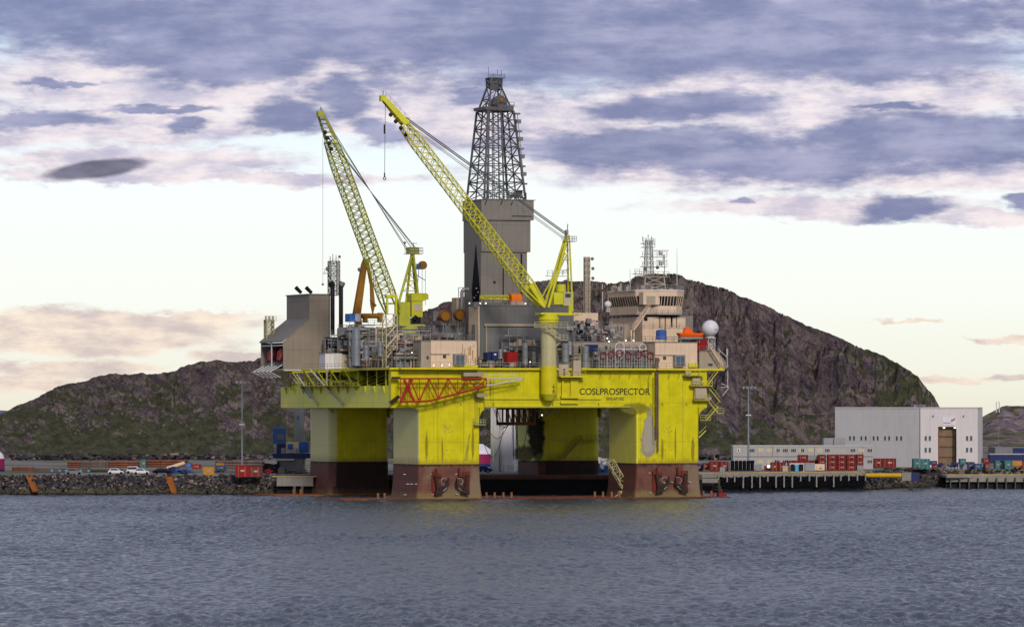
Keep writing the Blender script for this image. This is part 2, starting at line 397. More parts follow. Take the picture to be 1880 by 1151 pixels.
# ================================================================ THE SETTING
# ---------------------------------------------------------------- noise
_rs=np.random.RandomState(3); _T=_rs.rand(512,512)
def vnoise(x,y):
    xi=np.floor(x).astype(int);yi=np.floor(y).astype(int);xf=x-xi;yf=y-yi
    xf=xf*xf*(3-2*xf);yf=yf*yf*(3-2*yf)
    g=lambda a,b:_T[a%512,b%512]
    return (g(xi,yi)*(1-xf)+g(xi+1,yi)*xf)*(1-yf)+(g(xi,yi+1)*(1-xf)+g(xi+1,yi+1)*xf)*yf
def fbm(x,y,o=5,l=2.1,gn=.5,ridge=False):
    s=0;a=1;t=0
    for i in range(o):
        v=vnoise(x+i*37.7,y+i*91.3)
        if ridge: v=1-abs(2*v-1)
        s=s+a*v;t+=a;a*=gn;x=x*l;y=y*l
    return s/t
def grid_mesh(name,X,Y,Z,mat):
    n,mm=X.shape; co=np.stack([X,Y,Z],-1).reshape(-1,3).astype(np.float32)
    idx=np.arange(n*mm).reshape(n,mm); q=np.stack([idx[:-1,:-1],idx[1:,:-1],idx[1:,1:],idx[:-1,1:]],-1).reshape(-1,4)
    me=bpy.data.meshes.new(name); me.vertices.add(len(co)); me.vertices.foreach_set('co',co.ravel())
    me.loops.add(q.size); me.loops.foreach_set('vertex_index',q.ravel().astype(np.int32))
    me.polygons.add(len(q)); me.polygons.foreach_set('loop_start',np.arange(0,q.size,4,dtype=np.int32)); me.polygons.foreach_set('loop_total',np.full(len(q),4,np.int32))
    me.update(calc_edges=True); me.validate(); me.materials.append(mat)
    o=bpy.data.objects.new(name,me); C.objects.link(o); return struct(o)
# ---------------------------------------------------------------- water
def water_mat(strength):
    m=bpy.data.materials.new('sea_water'); m.use_nodes=True; k=N(m.node_tree)
    tc=k.n('ShaderNodeTexCoord').outputs['Object']
    a=k.noise(k.vm('MULTIPLY',tc,(1.1,.8,1.)),1.0,4,.6)
    b=k.noise(k.vm('MULTIPLY',tc,(.25,.16,1.)),1.0,3,.5)
    h=k.m('ADD',k.m('MULTIPLY',a,.42),k.m('MULTIPLY',b,strength))
    bp=k.n('ShaderNodeBump',{'Height':h,'Distance':1.0,'Strength':.8})
    s=k.n('ShaderNodeBsdfPrincipled',{'Base Color':(.052,.066,.096,1),'Roughness':.16,'IOR':1.33,'Normal':bp.outputs[0]})
    k.n('ShaderNodeOutputMaterial',{0:s.outputs[0]}); return m
def water():
    me=bpy.data.meshes.new('water')
    Y=[430.]
    while Y[-1]<1300: Y.append(Y[-1]+.42+.00025*(Y[-1]-430))
    Y=np.array(Y); px=np.arange(-420,2300,3.4)
    X=(px[:,None]-940)/F*np.minimum(Y,1300)[None,:]; YY=np.broadcast_to(Y[None,:],X.shape)
    xr=X*.985+YY*.17; yr=-X*.17+YY*.985
    gust=np.clip((fbm(X/60.,YY/150.+9,3)-.2)*1.8,.45,1.15)
    Z=(fbm(xr/1.5,yr/2.7,2,2.1,.5)-.5)*1.12+(fbm(xr/.9+31,yr/1.5,2,2.1,.5,True)-.5)*.38+(fbm(xr/16.+7,yr/10.,2)-.5)*.45
    Z=Z*gust
    edge=np.clip(np.minimum(np.minimum((px+420)/60.,(2300-px)/60.),1),0,1)[:,None]*np.clip((YY-430)/20.,0,1)
    Z=Z*edge-.02
    o=grid_mesh('water',X,YY,Z,water_mat(.15)); o.data.polygons.foreach_set('use_smooth',[True]*len(o.data.polygons))
    # the open sea round the modelled waves
    me=bpy.data.meshes.new('open_water'); e=.6
    me.from_pydata([(-9000,-2000,-e),(9000,-2000,-e),(9000,12000,-e),(-9000,12000,-e)],[],[(0,1,2,3)]); me.materials.append(water_mat(1.3))
    o=bpy.data.objects.new('open_water',me); C.objects.link(o); struct(o)
water()
# ---------------------------------------------------------------- ground
GZ=4.8
shore=[(-400,909),(0,908.6),(300,908.4),(520,907.8),(568,907),(880,905),(1100,904.5),(1285,903.5),(1590,900),(1650,896),(1740,895),(1880,893),(2300,889)]
def ground():
    m=bpy.data.materials.new('ground_dirt'); m.use_nodes=True; k=N(m.node_tree)
    tc=k.n('ShaderNodeTexCoord').outputs['Object']
    c=k.mix(k.mapr(k.noise(tc,.08,5,.6),.35,.65),(.12,.11,.10),(.21,.20,.19)); c=k.mix(k.mapr(k.noise(tc,1.2,4,.6),.5,.7,0,.5),c,(.07,.06,.055))
    c=k.mix(k.mapr(k.noise(tc,.02,3,.5),.52,.58),c,(.075,.085,.035))
    b=k.n('ShaderNodeBsdfPrincipled',{'Base Color':c,'Roughness':.9}); k.n('ShaderNodeOutputMaterial',{0:b.outputs[0]})
    pts=[(wx(px,wY(py,0)),wY(py,0)) for px,py in shore]
    pts=[(-4000,pts[0][1])]+pts+[(4000,pts[-1][1])]
    vs=[];fs=[];n=len(pts)
    for dy,z in((2.0,-2.),(5.5,GZ-.05),(6.5,GZ),(8000,GZ+.0)):
        for x,y in pts: vs.append((x if dy<100 else x*3,y+dy,z))
    for j in range(3):
        for i in range(n-1): fs.append((j*n+i,j*n+i+1,(j+1)*n+i+1,(j+1)*n+i))
    me=bpy.data.meshes.new('ground'); me.from_pydata(vs,[],fs); me.materials.append(m); o=bpy.data.objects.new('ground',me); C.objects.link(o); struct(o)
ground()
def shoreY(px):
    xs=[s[0] for s in shore]; return wY(float(np.interp(px,xs,[s[1] for s in shore])),0)
# ---------------------------------------------------------------- hills
def rock_mat():
    m=bpy.data.materials.new('hill_rock'); m.use_nodes=True; k=N(m.node_tree)
    geo=k.n('ShaderNodeNewGeometry'); tc=k.n('ShaderNodeTexCoord').outputs['Object']
    up=k.n('ShaderNodeSeparateXYZ',{0:geo.outputs['Normal']}).outputs[2]
    s0=k.n('ShaderNodeSeparateXYZ',{0:tc}); v=k.n('ShaderNodeCombineXYZ',{0:k.m('ADD',s0.outputs[0],k.m('MULTIPLY',s0.outputs[2],.75)),1:s0.outputs[1],2:k.m('MULTIPLY',s0.outputs[2],.95)}).outputs[0]
    rk=k.noise(v,.20,10,.82); r2=k.noise(v,.9,5,.75); r3=k.noise(k.vm('MULTIPLY',tc,(1.,1.,.22)),.5,5,.65)
    c=k.ramp(rk,[(.30,(.030,.022,.055)),(.39,(.11,.078,.15)),(.46,(.26,.19,.235)),(.53,(.42,.33,.335)),(.65,(.62,.54,.48))])
    c=k.mix(k.mapr(r2,.50,.62,.0,.65),c,(.035,.026,.05))
    c=k.mix(k.mapr(r3,.56,.74,0,.6),c,(.30,.25,.215))
    c=k.mix(k.mapr(k.noise(v,.045,4,.6),.56,.40,0,.45),c,(.040,.028,.050))
    tn=k.m('MULTIPLY',k.mapr(k.noise(k.vm('MULTIPLY',tc,(1.,1.,.5)),.028,3,.5),.56,.66),k.mapr(r3,.40,.60)); c=k.mix(k.m('MULTIPLY',tn,.7),c,(.46,.375,.29))
    gm=k.m('ADD',k.m('MULTIPLY',k.noise(v,.045,8,.72),1.0),k.m('MULTIPLY',up,.30))
    z=k.n('ShaderNodeSeparateXYZ',{0:tc}).outputs[2]
    gm=k.m('ADD',gm,k.mapr(z,5,60,.015,-.02,False))
    gr=k.mix(k.mapr(k.noise(tc,.35,5,.65),.35,.65),(.045,.065,.028),(.15,.17,.065))
    gr=k.mix(k.mapr(r2,.5,.66,0,.45),gr,(.035,.03,.03))
    sp=k.noise(tc,1.6,3,.7); c=k.mix(k.mapr(sp,.56,.66,0,.75),c,(.46,.40,.36)); c=k.mix(k.mapr(sp,.42,.30,0,.5),c,(.02,.015,.025))
    c=k.mix(k.m('MULTIPLY',k.mapr(gm,.660,.70),.85),c,gr)
    b=k.n('ShaderNodeBsdfPrincipled',{'Base Color':c,'Roughness':.92,'Specular IOR Level':.2})
    h=k.m('ADD',k.m('MULTIPLY',rk,4.5),k.m('MULTIPLY',r2,1.6))
    k.t.links.new(k.n('ShaderNodeBump',{'Height':h,'Strength':1.,'Distance':1.3}).outputs[0],b.inputs['Normal'])
    k.n('ShaderNodeOutputMaterial',{0:b.outputs[0]}); return m
ROCK=rock_mat()
def hill(prof,Y0,slope,x0,x1,step,rows,name,mat,amp=1.,zfoot=4.5,back=.5,mind=30,jag=2.0):
    px=np.arange(x0,x1,step).astype(float); n=len(px)
    pp=np.interp(px,[p[0] for p in prof],[p[1] for p in prof])
    pp=pp-(fbm(px/16.,px*0+3.3,4)-.5)*jag*5
    t=np.linspace(-.06,1+back,rows)
    Hm=CAMH+(HZ-pp)*(Y0)/F
    D=np.maximum(mind,(Hm-zfoot)*slope); D=np.convolve(np.pad(D,30,mode='edge'),np.ones(61)/61,mode='valid')
    T,PX=np.meshgrid(t,px); Dg=D[:,None]
    yy=Y0+T*Dg; xx=(PX-940)/F*Y0*(1+0*T)
    s=np.where(T<1,np.clip(T,0,1)**.85,np.clip(1-(T-1)*1.3,0,1))
    Hh=(Hm[:,None]-zfoot)
    big=fbm(xx/55.,yy/45.,5)-.5; rd=fbm(xx/22.+9,yy/26.,6,2.1,.55,True)-.55; sm=fbm(xx/6.,yy/7.+4,5,2.1,.55,True)-.5
    cl=fbm(xx/14.+77,yy/60.+5,5,2.,.55,True)-.5
    env=np.clip(np.sin(np.clip(T,0,1.5)*math.pi*.55),0,1)
    A=np.clip(Hh/45.,.12,1.2)*amp
    gl=np.minimum(0,fbm(xx/30.+50,yy/140.+2,4)-.47)
    fn=fbm(xx/2.6+13,yy/3.4,3,2.1,.6,True)-.5
    z=zfoot+Hh*s+env*A*(16*big+26*rd+9.0*sm+13*cl+95*gl+2.2*fn)
    # terrace steps make crags
    q=7.0; zz=z/q+big*1.3; fr=zz-np.floor(zz); z=z+q*.42*env*A*(np.clip(fr*2.4-.6,0,1)-fr)
    yy=yy-env*A*(8*big+13*cl+5*sm)
    # keep the true skyline
    elev=(z-CAMH)/yy; e=np.where(T>.25,elev,-9); mxe=e.max(1); tgt=(HZ-pp)/F
    jm=e.argmax(1); zm=z[np.arange(n),jm]; ym=yy[np.arange(n),jm]; want=CAMH+tgt*ym
    corr=np.clip((want-zfoot)/np.maximum(zm-zfoot,1.),.1,2.5)
    z=zfoot+(z-zfoot)*corr[:,None]
    # second pass: nothing may stand above the skyline
    elev=(z-CAMH)/yy; over=np.where((T>.1),np.maximum(0,elev-tgt[:,None]),0); z=z-over*yy
    z=np.where(T<=0,zfoot-1+T*20,z)
    X=xx*(yy/Y0)
    grid_mesh(name,X,yy,z,mat)
near=[(-160,790),(-60,776),(0,762),(20,751),(26,748),(70,728),(104,711),(135,703),(167,694),(188,688),(211,685),(235,687),(294,686),(320,679),(340,672),(370,664),(392,661),(426,664),(447,666),(473,658),(500,655),(560,650),(620,640),(700,605),(760,580),(783,568),(805,560),(830,552),(860,540),(920,530),(985,518),(1010,515),(1060,516),(1090,517),(1130,521),(1150,516),(1175,506),(1200,502),(1240,503),(1262,512),(1290,519),(1310,525),(1325,529),(1345,537),(1357,542),(1370,546),(1400,560),(1430,576),(1450,582),(1480,597),(1505,606),(1540,619),(1575,636),(1600,646),(1620,652),(1640,662),(1665,676),(1685,690),(1700,710),(1715,730),(1728,752),(1740,775),(1760,810),(1790,838),(1830,850)]
hill(near,1560,2.1,-160,1830,1.6,330,'hill',ROCK)
def grass_hill_mat():
    m=bpy.data.materials.new('hill_grass'); m.use_nodes=True; k=N(m.node_tree); tc=k.n('ShaderNodeTexCoord').outputs['Object']
    gr=k.mix(k.mapr(k.noise(tc,.05,6,.65),.38,.62),(.055,.06,.028),(.16,.145,.075))
    rk=k.mix(k.mapr(k.noise(tc,.2,6,.7),.35,.65),(.07,.05,.075),(.27,.21,.22))
    c=k.mix(k.mapr(k.noise(tc,.022,6,.7),.44,.50),gr,rk)
    b=k.n('ShaderNodeBsdfPrincipled',{'Base Color':c,'Roughness':.95,'Specular IOR Level':.1}); k.n('ShaderNodeOutputMaterial',{0:b.outputs[0]}); return m
GH=grass_hill_mat()
hill([(1740,812),(1780,790),(1797,769),(1820,757),(1840,747),(1848,744),(1880,745),(1950,735),(2100,740),(2400,715),(2900,690),(3600,735),(4200,780)],2300,2.6,1740,4200,3,110,'far_hill',GH,amp=.5,jag=.7,mind=180)
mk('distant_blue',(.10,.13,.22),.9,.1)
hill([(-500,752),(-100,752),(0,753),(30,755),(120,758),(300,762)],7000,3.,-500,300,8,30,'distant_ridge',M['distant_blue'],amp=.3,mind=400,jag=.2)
# terrace road on the far slope
def riprap(px0,px1,count,name,top=873,ybias=0,seed=1,smin=.5,smax=1.25,cols=None):
    rnd=random.Random(seed); mb=MB()
    ph=(1+5**.5)/2; ico=[(-1,ph,0),(1,ph,0),(-1,-ph,0),(1,-ph,0),(0,-1,ph),(0,1,ph),(0,-1,-ph),(0,1,-ph),(ph,0,-1),(ph,0,1),(-ph,0,-1),(-ph,0,1)]
    fc=[(0,11,5),(0,5,1),(0,1,7),(0,7,10),(0,10,11),(1,5,9),(5,11,4),(11,10,2),(10,7,6),(7,1,8),(3,9,4),(3,4,2),(3,2,6),(3,6,8),(3,8,9),(4,9,5),(2,4,11),(6,2,10),(8,6,7),(9,8,1)]
    for i in range(count):
        px=rnd.uniform(px0,px1); t=rnd.random()
        Y=shoreY(px)-1.0+t*6.; x=wx(px,Y); z=-.5+t*(GZ+.4)
        s=rnd.uniform(smin,smax)*.5; sx,sy,sz=s*rnd.uniform(.8,1.5),s*rnd.uniform(.7,1.2),s*rnd.uniform(.6,1.1); a=rnd.uniform(0,6.28)
        vs=[]
        for p in ico:
            k=.55*rnd.uniform(.75,1.2); u_,v_,w_=p[0]*sx*k,p[1]*sy*k,p[2]*sz*k
            vs.append((x+u_*math.cos(a)-v_*math.sin(a),Y+u_*math.sin(a)+v_*math.cos(a),z+w_))
        mb.add(vs,fc)
    m=bpy.data.materials.get('rock_armour')
    if not m:
        m=bpy.data.materials.new('rock_armour'); m.use_nodes=True; k=N(m.node_tree); geo=k.n('ShaderNodeNewGeometry'); tc=k.n('ShaderNodeTexCoord').outputs['Object']
        c=k.ramp(geo.outputs['Random Per Island'],[(0,(.006,.005,.008)),(.5,(.028,.023,.030)),(.85,(.085,.070,.070)),(1,(.27,.21,.16))])
        z=k.n('ShaderNodeSeparateXYZ',{0:tc}).outputs[2]
        c=k.mix(k.mapr(z,.9,1.9,1,0),c,k.mix(geo.outputs['Random Per Island'],(.010,.010,.010),(.10,.085,.045)))
        c=k.mix(k.mapr(z,.2,.7,1,0),c,(.005,.005,.005))
        b=k.n('ShaderNodeBsdfPrincipled',{'Base Color':c,'Roughness':.85}); k.n('ShaderNodeOutputMaterial',{0:b.outputs[0]})
    o=mb.build(name,m); struct(o,'stuff'); return o
riprap(-40,535,4600,'rock_armour',seed=2,smin=.3,smax=.9)
riprap(-40,535,160,'rock_armour',seed=12,smin=.9,smax=1.5)
riprap(1590,1760,1500,'rock_armour',seed=5,smin=.35,smax=1.0)
riprap(1700,2050,400,'rock_armour',seed=6)
# scree and boulders at the foot of the hill
def scree():
    rnd=random.Random(9); mb=MB()
    for i in range(1500):
        px=rnd.uniform(20,560) if rnd.random()<.75 else rnd.uniform(1285,1500); Y=rnd.uniform(1490,1558); s=rnd.uniform(.4,1.8)
        x=wx(px,Y); z=GZ+s*.2
        vs=[(x+rnd.uniform(-s,s),Y+rnd.uniform(-s,s),z+rnd.uniform(-.3,.9)*s) for _ in range(6)]
        mb.add(vs,[(0,1,2),(0,2,3),(0,3,4),(0,4,1),(5,2,1),(5,3,2),(5,4,3),(5,1,4)])
    o=mb.build('boulders',bpy.data.materials['rock_armour']); struct(o,'stuff')
scree()
# ================================================================ THE DRILLING RIG
DW=30.0; DB=20.9; RB=8.1       # deck top, deck underside, paint line on the columns
UL,UR,VB=-6.6,75.2,75.5
HU=[(0,15.0),(53.9,69.7)]; HV=[(0,16.4),(58.1,74.4)]
def text(body,size,u,w,v,name,mat,parent,sx=1.0,ext=.015):
    cu=bpy.data.curves.new(name,'FONT'); cu.body=body; cu.size=size; cu.extrude=ext; cu.offset=size*.012; cu.align_x='CENTER'; cu.space_character=.98
    t=bpy.data.objects.new(name,cu); C.objects.link(t); bpy.context.view_layer.update()
    me=bpy.data.meshes.new_from_object(t.evaluated_get(bpy.context.evaluated_depsgraph_get())); bpy.data.objects.remove(t)
    b=BASE[parent.name][0]; me.materials.clear(); me.materials.append(mat)
    for p in me.vertices: x,y,z=p.co; p.co=(x*sx+u-b[0],v-z-b[1],y+w-b[2])
    me.name=name; o=bpy.data.objects.new(name,me); C.objects.link(o); o.parent=parent; BASE[o.name]=(b,); return o
rig=thing('drilling_rig','huge bright yellow floating drilling platform hull standing on four thick columns in the harbour','drilling rig',(0,0,0))
# deck box: front half is one deep box, the port side is stepped back under the deck slab
m=MB(); m.box(UL,4.6,0,1.6,DB,DW-.5); m.box(4.6,UR-3.5,0,VB-1,DB,DW-.5); m.build('deck_box',M['yellow'],rig)
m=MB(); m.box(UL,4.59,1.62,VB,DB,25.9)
m.build('side_box',M['yellow_side'],rig)  # paler yellow paints the sky's sheen onto the port side
m=MB(); m.box(UL-.6,UR+.6,-.9,VB+.6,DW-.48,DW-.02); m.build('deck_slab',M['yellow_plain'],rig)
m=MB(); m.box(fu(735,-2),fu(880,-2),-2.3,-.91,DW-.45,DW-.03); m.box(fu(1068,-2),fu(1202,-2),-2.0,-.91,DW-.45,DW-.03); m.box(fu(1208,-2),fu(1260,-2),-1.6,-.91,DW-.45,DW-.03); m.build('shade_overhang',M['yellow_plain'],rig)  # slab overhang strips added to shade the hull front below
m=MB()
m.box(14.9,45,-.28,-.01,22.75,22.95); m.box(16,52,-.45,-.01,DB+.02,DB+.35)
for px in(735,): pass
m.box(fu(800,0),fu(968,0),-.22,-.01,29.0,29.15)
for px0,px1,w0,w1 in((876,968,22.9,29.3),(1020,1062,22.9,28.4)):
    m.box(fu(px0,0),fu(px0,0)+.35,-.25,-.01,w0,w1)
for px in range(1100,1290,18):
    if not 1195<px<1212: a=fu(px,0); m.bar((a,-.05,27.4),(a+.5,-.45,29.3),.14)
for px in(803,851,905,1208,1253): a=fu(px,0); m.box(a,a+.10,-.06,-.005,8.6,29.4)
m.build('stiffener',M['crane_side'],rig)
m=MB()           # trusses and gussets hanging on the stepped port side
for i in range(12):
    v=4+i*6.1; m.tube((UL+.2,v,25.9),(3.6,v+1.2,29.5),.16); m.prism([(0,0),(2.2,0),(0,-1.9)],lambda p,t,v=v:(UL-.02-0*t-p[1]*0,v+p[0],25.9+p[1]) if t==0 else (UL-.5,v+p[0]*.6,25.9+p[1]*.3),0,1)
    m.bar((UL+.3,v,25.9),(UL+.3,v,29.5),.35 if i%3==0 else .18)
for i in range(6):
    v=22+i*9; m.tube((UL-3.2,v,29.3),(UL,v+.5,25.2),.14); m.box(UL-3.3,UL,v-.1,v+.1,29.2,29.45)
m.build('side_bracing',M['yellow_green'],rig)
m=MB(); m.box(UL-2.6,UL,20,60,25.95,26.08)
for i in range(4): m.tube((UL+1.2,24+i*9,26.6+.4*i),(UL+1.2,33+i*9,26.6+.4*i),.3)
m.rail([(UL-2.5,20,26.1),(UL-2.5,60,26.1)],1.1,2.,.05); m.build('side_walkway',M['rail_yellow'],rig)
m=MB()
rnd=random.Random(4)
for i in range(44):
    v=rnd.uniform(3,70); h=rnd.uniform(.8,2.8); m.box(2.5,4.2,v,v+rnd.uniform(.8,2.5),26,26+h)
m.build('recess_machinery',M['mid_grey'],rig); MB().box(4.2,4.58,2,74,26.,29.4).build('recess_wall',M['yellow_green'],rig)
m=MB()
for i in range(6): v=8+i*11; m.tube((1.5,v,26.2),(1.5,v+6,29),.7,10)
m.build('recess_pipe',M['pipe_brown'],rig)
big=MB().path([fp(632,678,40)[:1]+(40,)+fp(632,682,40)[1:],fp(655,686,38)[:1]+(38,)+(28.6,),fp(672,700,34)[:1]+(34,)+(27.,)],1.1,12); big.build('exhaust_duct',M['yellow_green'],rig)
# four columns
for ui,(u0,u1) in enumerate(HU):
    for vi,(v0,v1) in enumerate(HV):
        cu,cv,hx,hy=(u0+u1)/2,(v0+v1)/2,(u1-u0)/2,(v1-v0)/2; rr=2.1
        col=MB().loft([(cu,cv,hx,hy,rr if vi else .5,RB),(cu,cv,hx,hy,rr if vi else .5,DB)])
        # left faces take a paler colour imitating sky sheen: split the loft by face normal
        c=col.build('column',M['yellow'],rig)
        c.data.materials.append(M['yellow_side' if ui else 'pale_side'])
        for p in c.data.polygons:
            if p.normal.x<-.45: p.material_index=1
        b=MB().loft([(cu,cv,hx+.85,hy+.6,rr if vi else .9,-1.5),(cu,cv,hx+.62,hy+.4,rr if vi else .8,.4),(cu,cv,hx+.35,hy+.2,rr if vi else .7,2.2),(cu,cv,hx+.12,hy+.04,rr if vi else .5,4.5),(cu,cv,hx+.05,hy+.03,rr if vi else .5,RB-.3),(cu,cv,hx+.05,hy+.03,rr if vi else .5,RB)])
        bb=b.build('column_base',M['rust_shaded' if vi else 'rust_red'],c); bb.data.materials.append(M['rust_side'])  # rear bases use the darkened copy that paints in under-deck shade
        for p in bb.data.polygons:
            if p.normal.x<-.45: p.material_index=1  # left faces get a separate tone for the light there
        wl=MB().loft([(cu,cv,hx+.92,hy+.66,rr+.1,-.6),(cu,cv,hx+.70,hy+.5,rr+.1,.5)]); wl.build('tide_weed',M['weed'],c)
        # rounded haunches between column and deck
        def arc(s,x0,R0=2.6):
            pts=[(x0,DB),(x0,DB-R0)]+[(x0+s*R0*(1-math.cos(a)),DB-R0+R0*math.sin(a)) for a in [k*math.pi/16 for k in range(1,8)]]+[(x0+s*R0,DB)]
            return pts
        MB().prism(arc(1,u1,2.3),lambda p,t:(p[0],t,p[1]),v0+.06,v1-.06).build('haunch',M['yellow'],c)
        MB().prism(arc(-1,u0,1.3),lambda p,t:(p[0],t,p[1]),v0+.06,v0+.7).build('haunch',M['yellow'],c)
# anchors' bolsters and marks painted on the front columns
for ui,(u0,u1) in enumerate(HU):
    mk_=MB()
    for k in range(9):
        px=(790,835,740,745,752,760)[k%6] if ui==0 else (1190,1250,1200,1262,1215,1230)[k%6]
        w_=(1.2,3.6,5.8)[k//3]; mk_.box(fu(px,0),fu(px,0)+.55,-.26-.05*(3-k//3) if w_>4 else -.75,-.05,w_,w_+.13)
    mk_.build('draught_mark',M['offwhite'],rig)
m=MB()
for px,py in((822,788),(1225,788)):
    for dx,dy in((-7,-5),(-3,-2),(0,0),(4,-4),(7,4),(-6,5),(2,6)):
        a,w_=fp(px+dx,py+dy,0); m.box(a,a+.22,-.03,-.004,w_,w_+.22)
for px,py in((820,827),(829,827),(1221,827),(1232,827)):
    a,w_=fp(px,py,0); m.box(a,a+.2,-.03,-.004,w_,w_+.2)
m.build('bolt_mark',M['mid_grey'],rig)
# pale patch on the right front column
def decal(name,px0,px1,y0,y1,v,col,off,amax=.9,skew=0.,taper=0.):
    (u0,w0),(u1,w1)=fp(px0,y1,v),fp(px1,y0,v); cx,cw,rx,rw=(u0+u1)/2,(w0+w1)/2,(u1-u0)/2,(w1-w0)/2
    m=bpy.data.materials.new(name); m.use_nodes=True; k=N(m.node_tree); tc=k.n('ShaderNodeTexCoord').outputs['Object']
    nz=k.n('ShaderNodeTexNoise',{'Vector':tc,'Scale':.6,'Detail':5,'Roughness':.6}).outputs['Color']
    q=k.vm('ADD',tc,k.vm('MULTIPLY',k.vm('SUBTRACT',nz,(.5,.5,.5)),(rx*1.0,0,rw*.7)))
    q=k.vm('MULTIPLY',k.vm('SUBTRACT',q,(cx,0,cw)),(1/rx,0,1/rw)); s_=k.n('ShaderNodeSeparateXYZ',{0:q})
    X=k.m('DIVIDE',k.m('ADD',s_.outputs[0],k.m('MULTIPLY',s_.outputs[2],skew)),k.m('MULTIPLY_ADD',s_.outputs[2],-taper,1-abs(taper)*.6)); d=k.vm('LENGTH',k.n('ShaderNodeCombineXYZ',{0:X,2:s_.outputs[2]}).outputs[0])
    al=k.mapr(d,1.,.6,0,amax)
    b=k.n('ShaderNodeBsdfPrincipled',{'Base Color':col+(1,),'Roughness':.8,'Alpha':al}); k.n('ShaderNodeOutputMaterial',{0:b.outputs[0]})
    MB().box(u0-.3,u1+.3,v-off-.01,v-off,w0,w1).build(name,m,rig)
decal('pale_patch',1172,1210,742,846,0,(.37,.34,.26),.012,.9,-.1,.45)
for px,y0,y1,hw in((783,790,848,3),(812,800,850,2),(868,780,850,3),(1216,800,850,3),(1240,780,850,2),(1272,800,850,4),(1190,690,730,2),(900,690,735,2)): decal('rust_run',px-hw,px+hw,y0,y1,0,(.30,.20,.02),.012,.3)
a,w0=fp(1128.5,724.5,0); text('COSLPROSPECTOR',2.12,a,w0,-.02,'name_lettering',M['text_black'],rig,sx=.985)
a,w0=fp(1129,734.5,0); text('SINGAPORE',1.0,a,w0,-.02,'port_lettering',M['text_black'],rig,sx=.86)
# pontoons
for i,(ua,ub,va,vb) in enumerate(((-19,77,-2.4,18.),(-14.5,81,57,76.2))):
    p=MB().loft([((ua+ub)/2,(va+vb)/2,(ub-ua)/2,(vb-va)/2,3.5,-7),((ua+ub)/2,(va+vb)/2,(ub-ua)/2,(vb-va)/2,3.5,.28 if i==0 else .35)]).build('pontoon',M['pontoon'],rig)
    pl=MB()
    for px in ((694,706,893,908,924,939,1092,1107,1123,1137,1291,1306) if i==0 else (539,552,)):
        v_=2.5 if i==0 else 60
        a=fu(px,v_); pl.tube((a,v_,.2),(a,v_,1.6),.30,8)
    pl.build('bollard_row',M['bollard'],p)
    if i==0:
        rb=MB(); rb.box(ua+8,ub-.5,-2.65,-2.42,.02,.30); rb.build('edge_strip',M['red_bolster'],p)
fm=MB(); a=fu(1326,3.); fm.box(a-1.2,a+.9,2.4,3.6,.3,1.1); fm.tube((a-.3,3,.3),(a-.3,3,1.9),.25); fm.tube((a-2.8,3,.3),(a-2.,3,1.0),.35); fm.build('mooring_winch',M['dark_red'],rig)
# deck edge railings, lamps, ladders
m=MB(); m.rail([(UL-.5,-.8,DW),(UR+.5,-.8,DW)],1.2,2.4,.05); m.rail([(UL-.5,-.8,DW),(UL-.5,58,DW)],1.2,2.4,.05); m.rail([(UR+.5,-.8,DW),(UR+.5,20,DW)],1.2,2.4,.05); m.build('handrail',M['rail_grey'],rig)
lamp(rig,[(fu(px,-1),-1.1,fw(py,-1)) for px,py in((796,671),(811,671),(825,670),(1195,676),(973,664),(756,648))],.2)
lamp(rig,[(fu(995,20),20,19.2)],.28)
# vertical caisson pipes on the right front column
m=MB()
for px,y0,y1 in((1204,655,806),(1207.5,655,830)): a=fu(px,-.6); m.tube((a,-.7,fw(y0,-.6)),(a,-.7,fw(y1,-.6)),.2,8)
a=fu(1206,-.6); m.tube((a,-.9,fw(663,0)),(a,-.9,fw(657,0)),.55,8); m.build('caisson_pipe',M['pipe_brown'],rig)
m=MB(); a=fu(1200,-.6); m.tube((a,-.5,28),(a,-.5,12.4),.09,5); m.build('drain_pipe',M['crane_side'],rig)
# small balcony on the left front column
m=MB(); a,_=fp(868,779,0); w_=fw(779,0); m.box(a,a+2.6,-1.6,-.02,w_-.12,w_); m.rail([(a,-.1,w_),(a,-1.55,w_),(a+2.6,-1.55,w_),(a+2.6,-.1,w_)],1.1,1.2,.06)
m.tube((a+.5,-.4,w_),(a+.5,-.4,DW),.07); m.tube((a+1.,-.4,w_),(a+1.,-.4,DW),.07); m.build('balcony',M['cream_pole'],rig)
m=MB()
for k in range(5): a=fu(845,0)+k*.05; m.tube((fu(862,0),-.12,15),(fu(852+k*1.5,0),-.12,9.),.05,4)
m.build('drip_stain_pipe',M['crane_side'],rig)
# crane pedestal socket, ledges and utility platform between the lettering and the crane
a0,a1=fu(1022,0),fu(1068,0); w_=fw(690,0)
m=MB(); m.box(a0,a1,-2.4,-.05,w_-.3,w_); m.rail([(a0,-2.3,w_),(a1,-2.3,w_)],1.1,1.5,.05); m.box(fu(1028,0),fu(1060,0),-.9,-.05,fw(731,0),fw(727,0)); m.box(fu(1028,0),fu(1060,0),-.7,-.05,fw(741,0),fw(737,0)); m.box(fu(1046,0),fu(1060,0),-.6,-.05,fw(727,0),fw(695,0)); m.box(fu(1030,0),fu(1033,0),-.6,-.05,fw(727,0),w_)
m.build('service_platform',M['yellow_plain'],rig)
m=MB()
for px0,px1,y0,y1,d in((1050,1064,661,690,1.9),(1026,1044,668,690,1.0),(1034,1040,676,690,2.2)): m.box(fu(px0,-1),fu(px1,-1),-d,-.2,fw(y1,-1),fw(y0,-1))
m.build('valve_cabinet',M['beige'],rig)
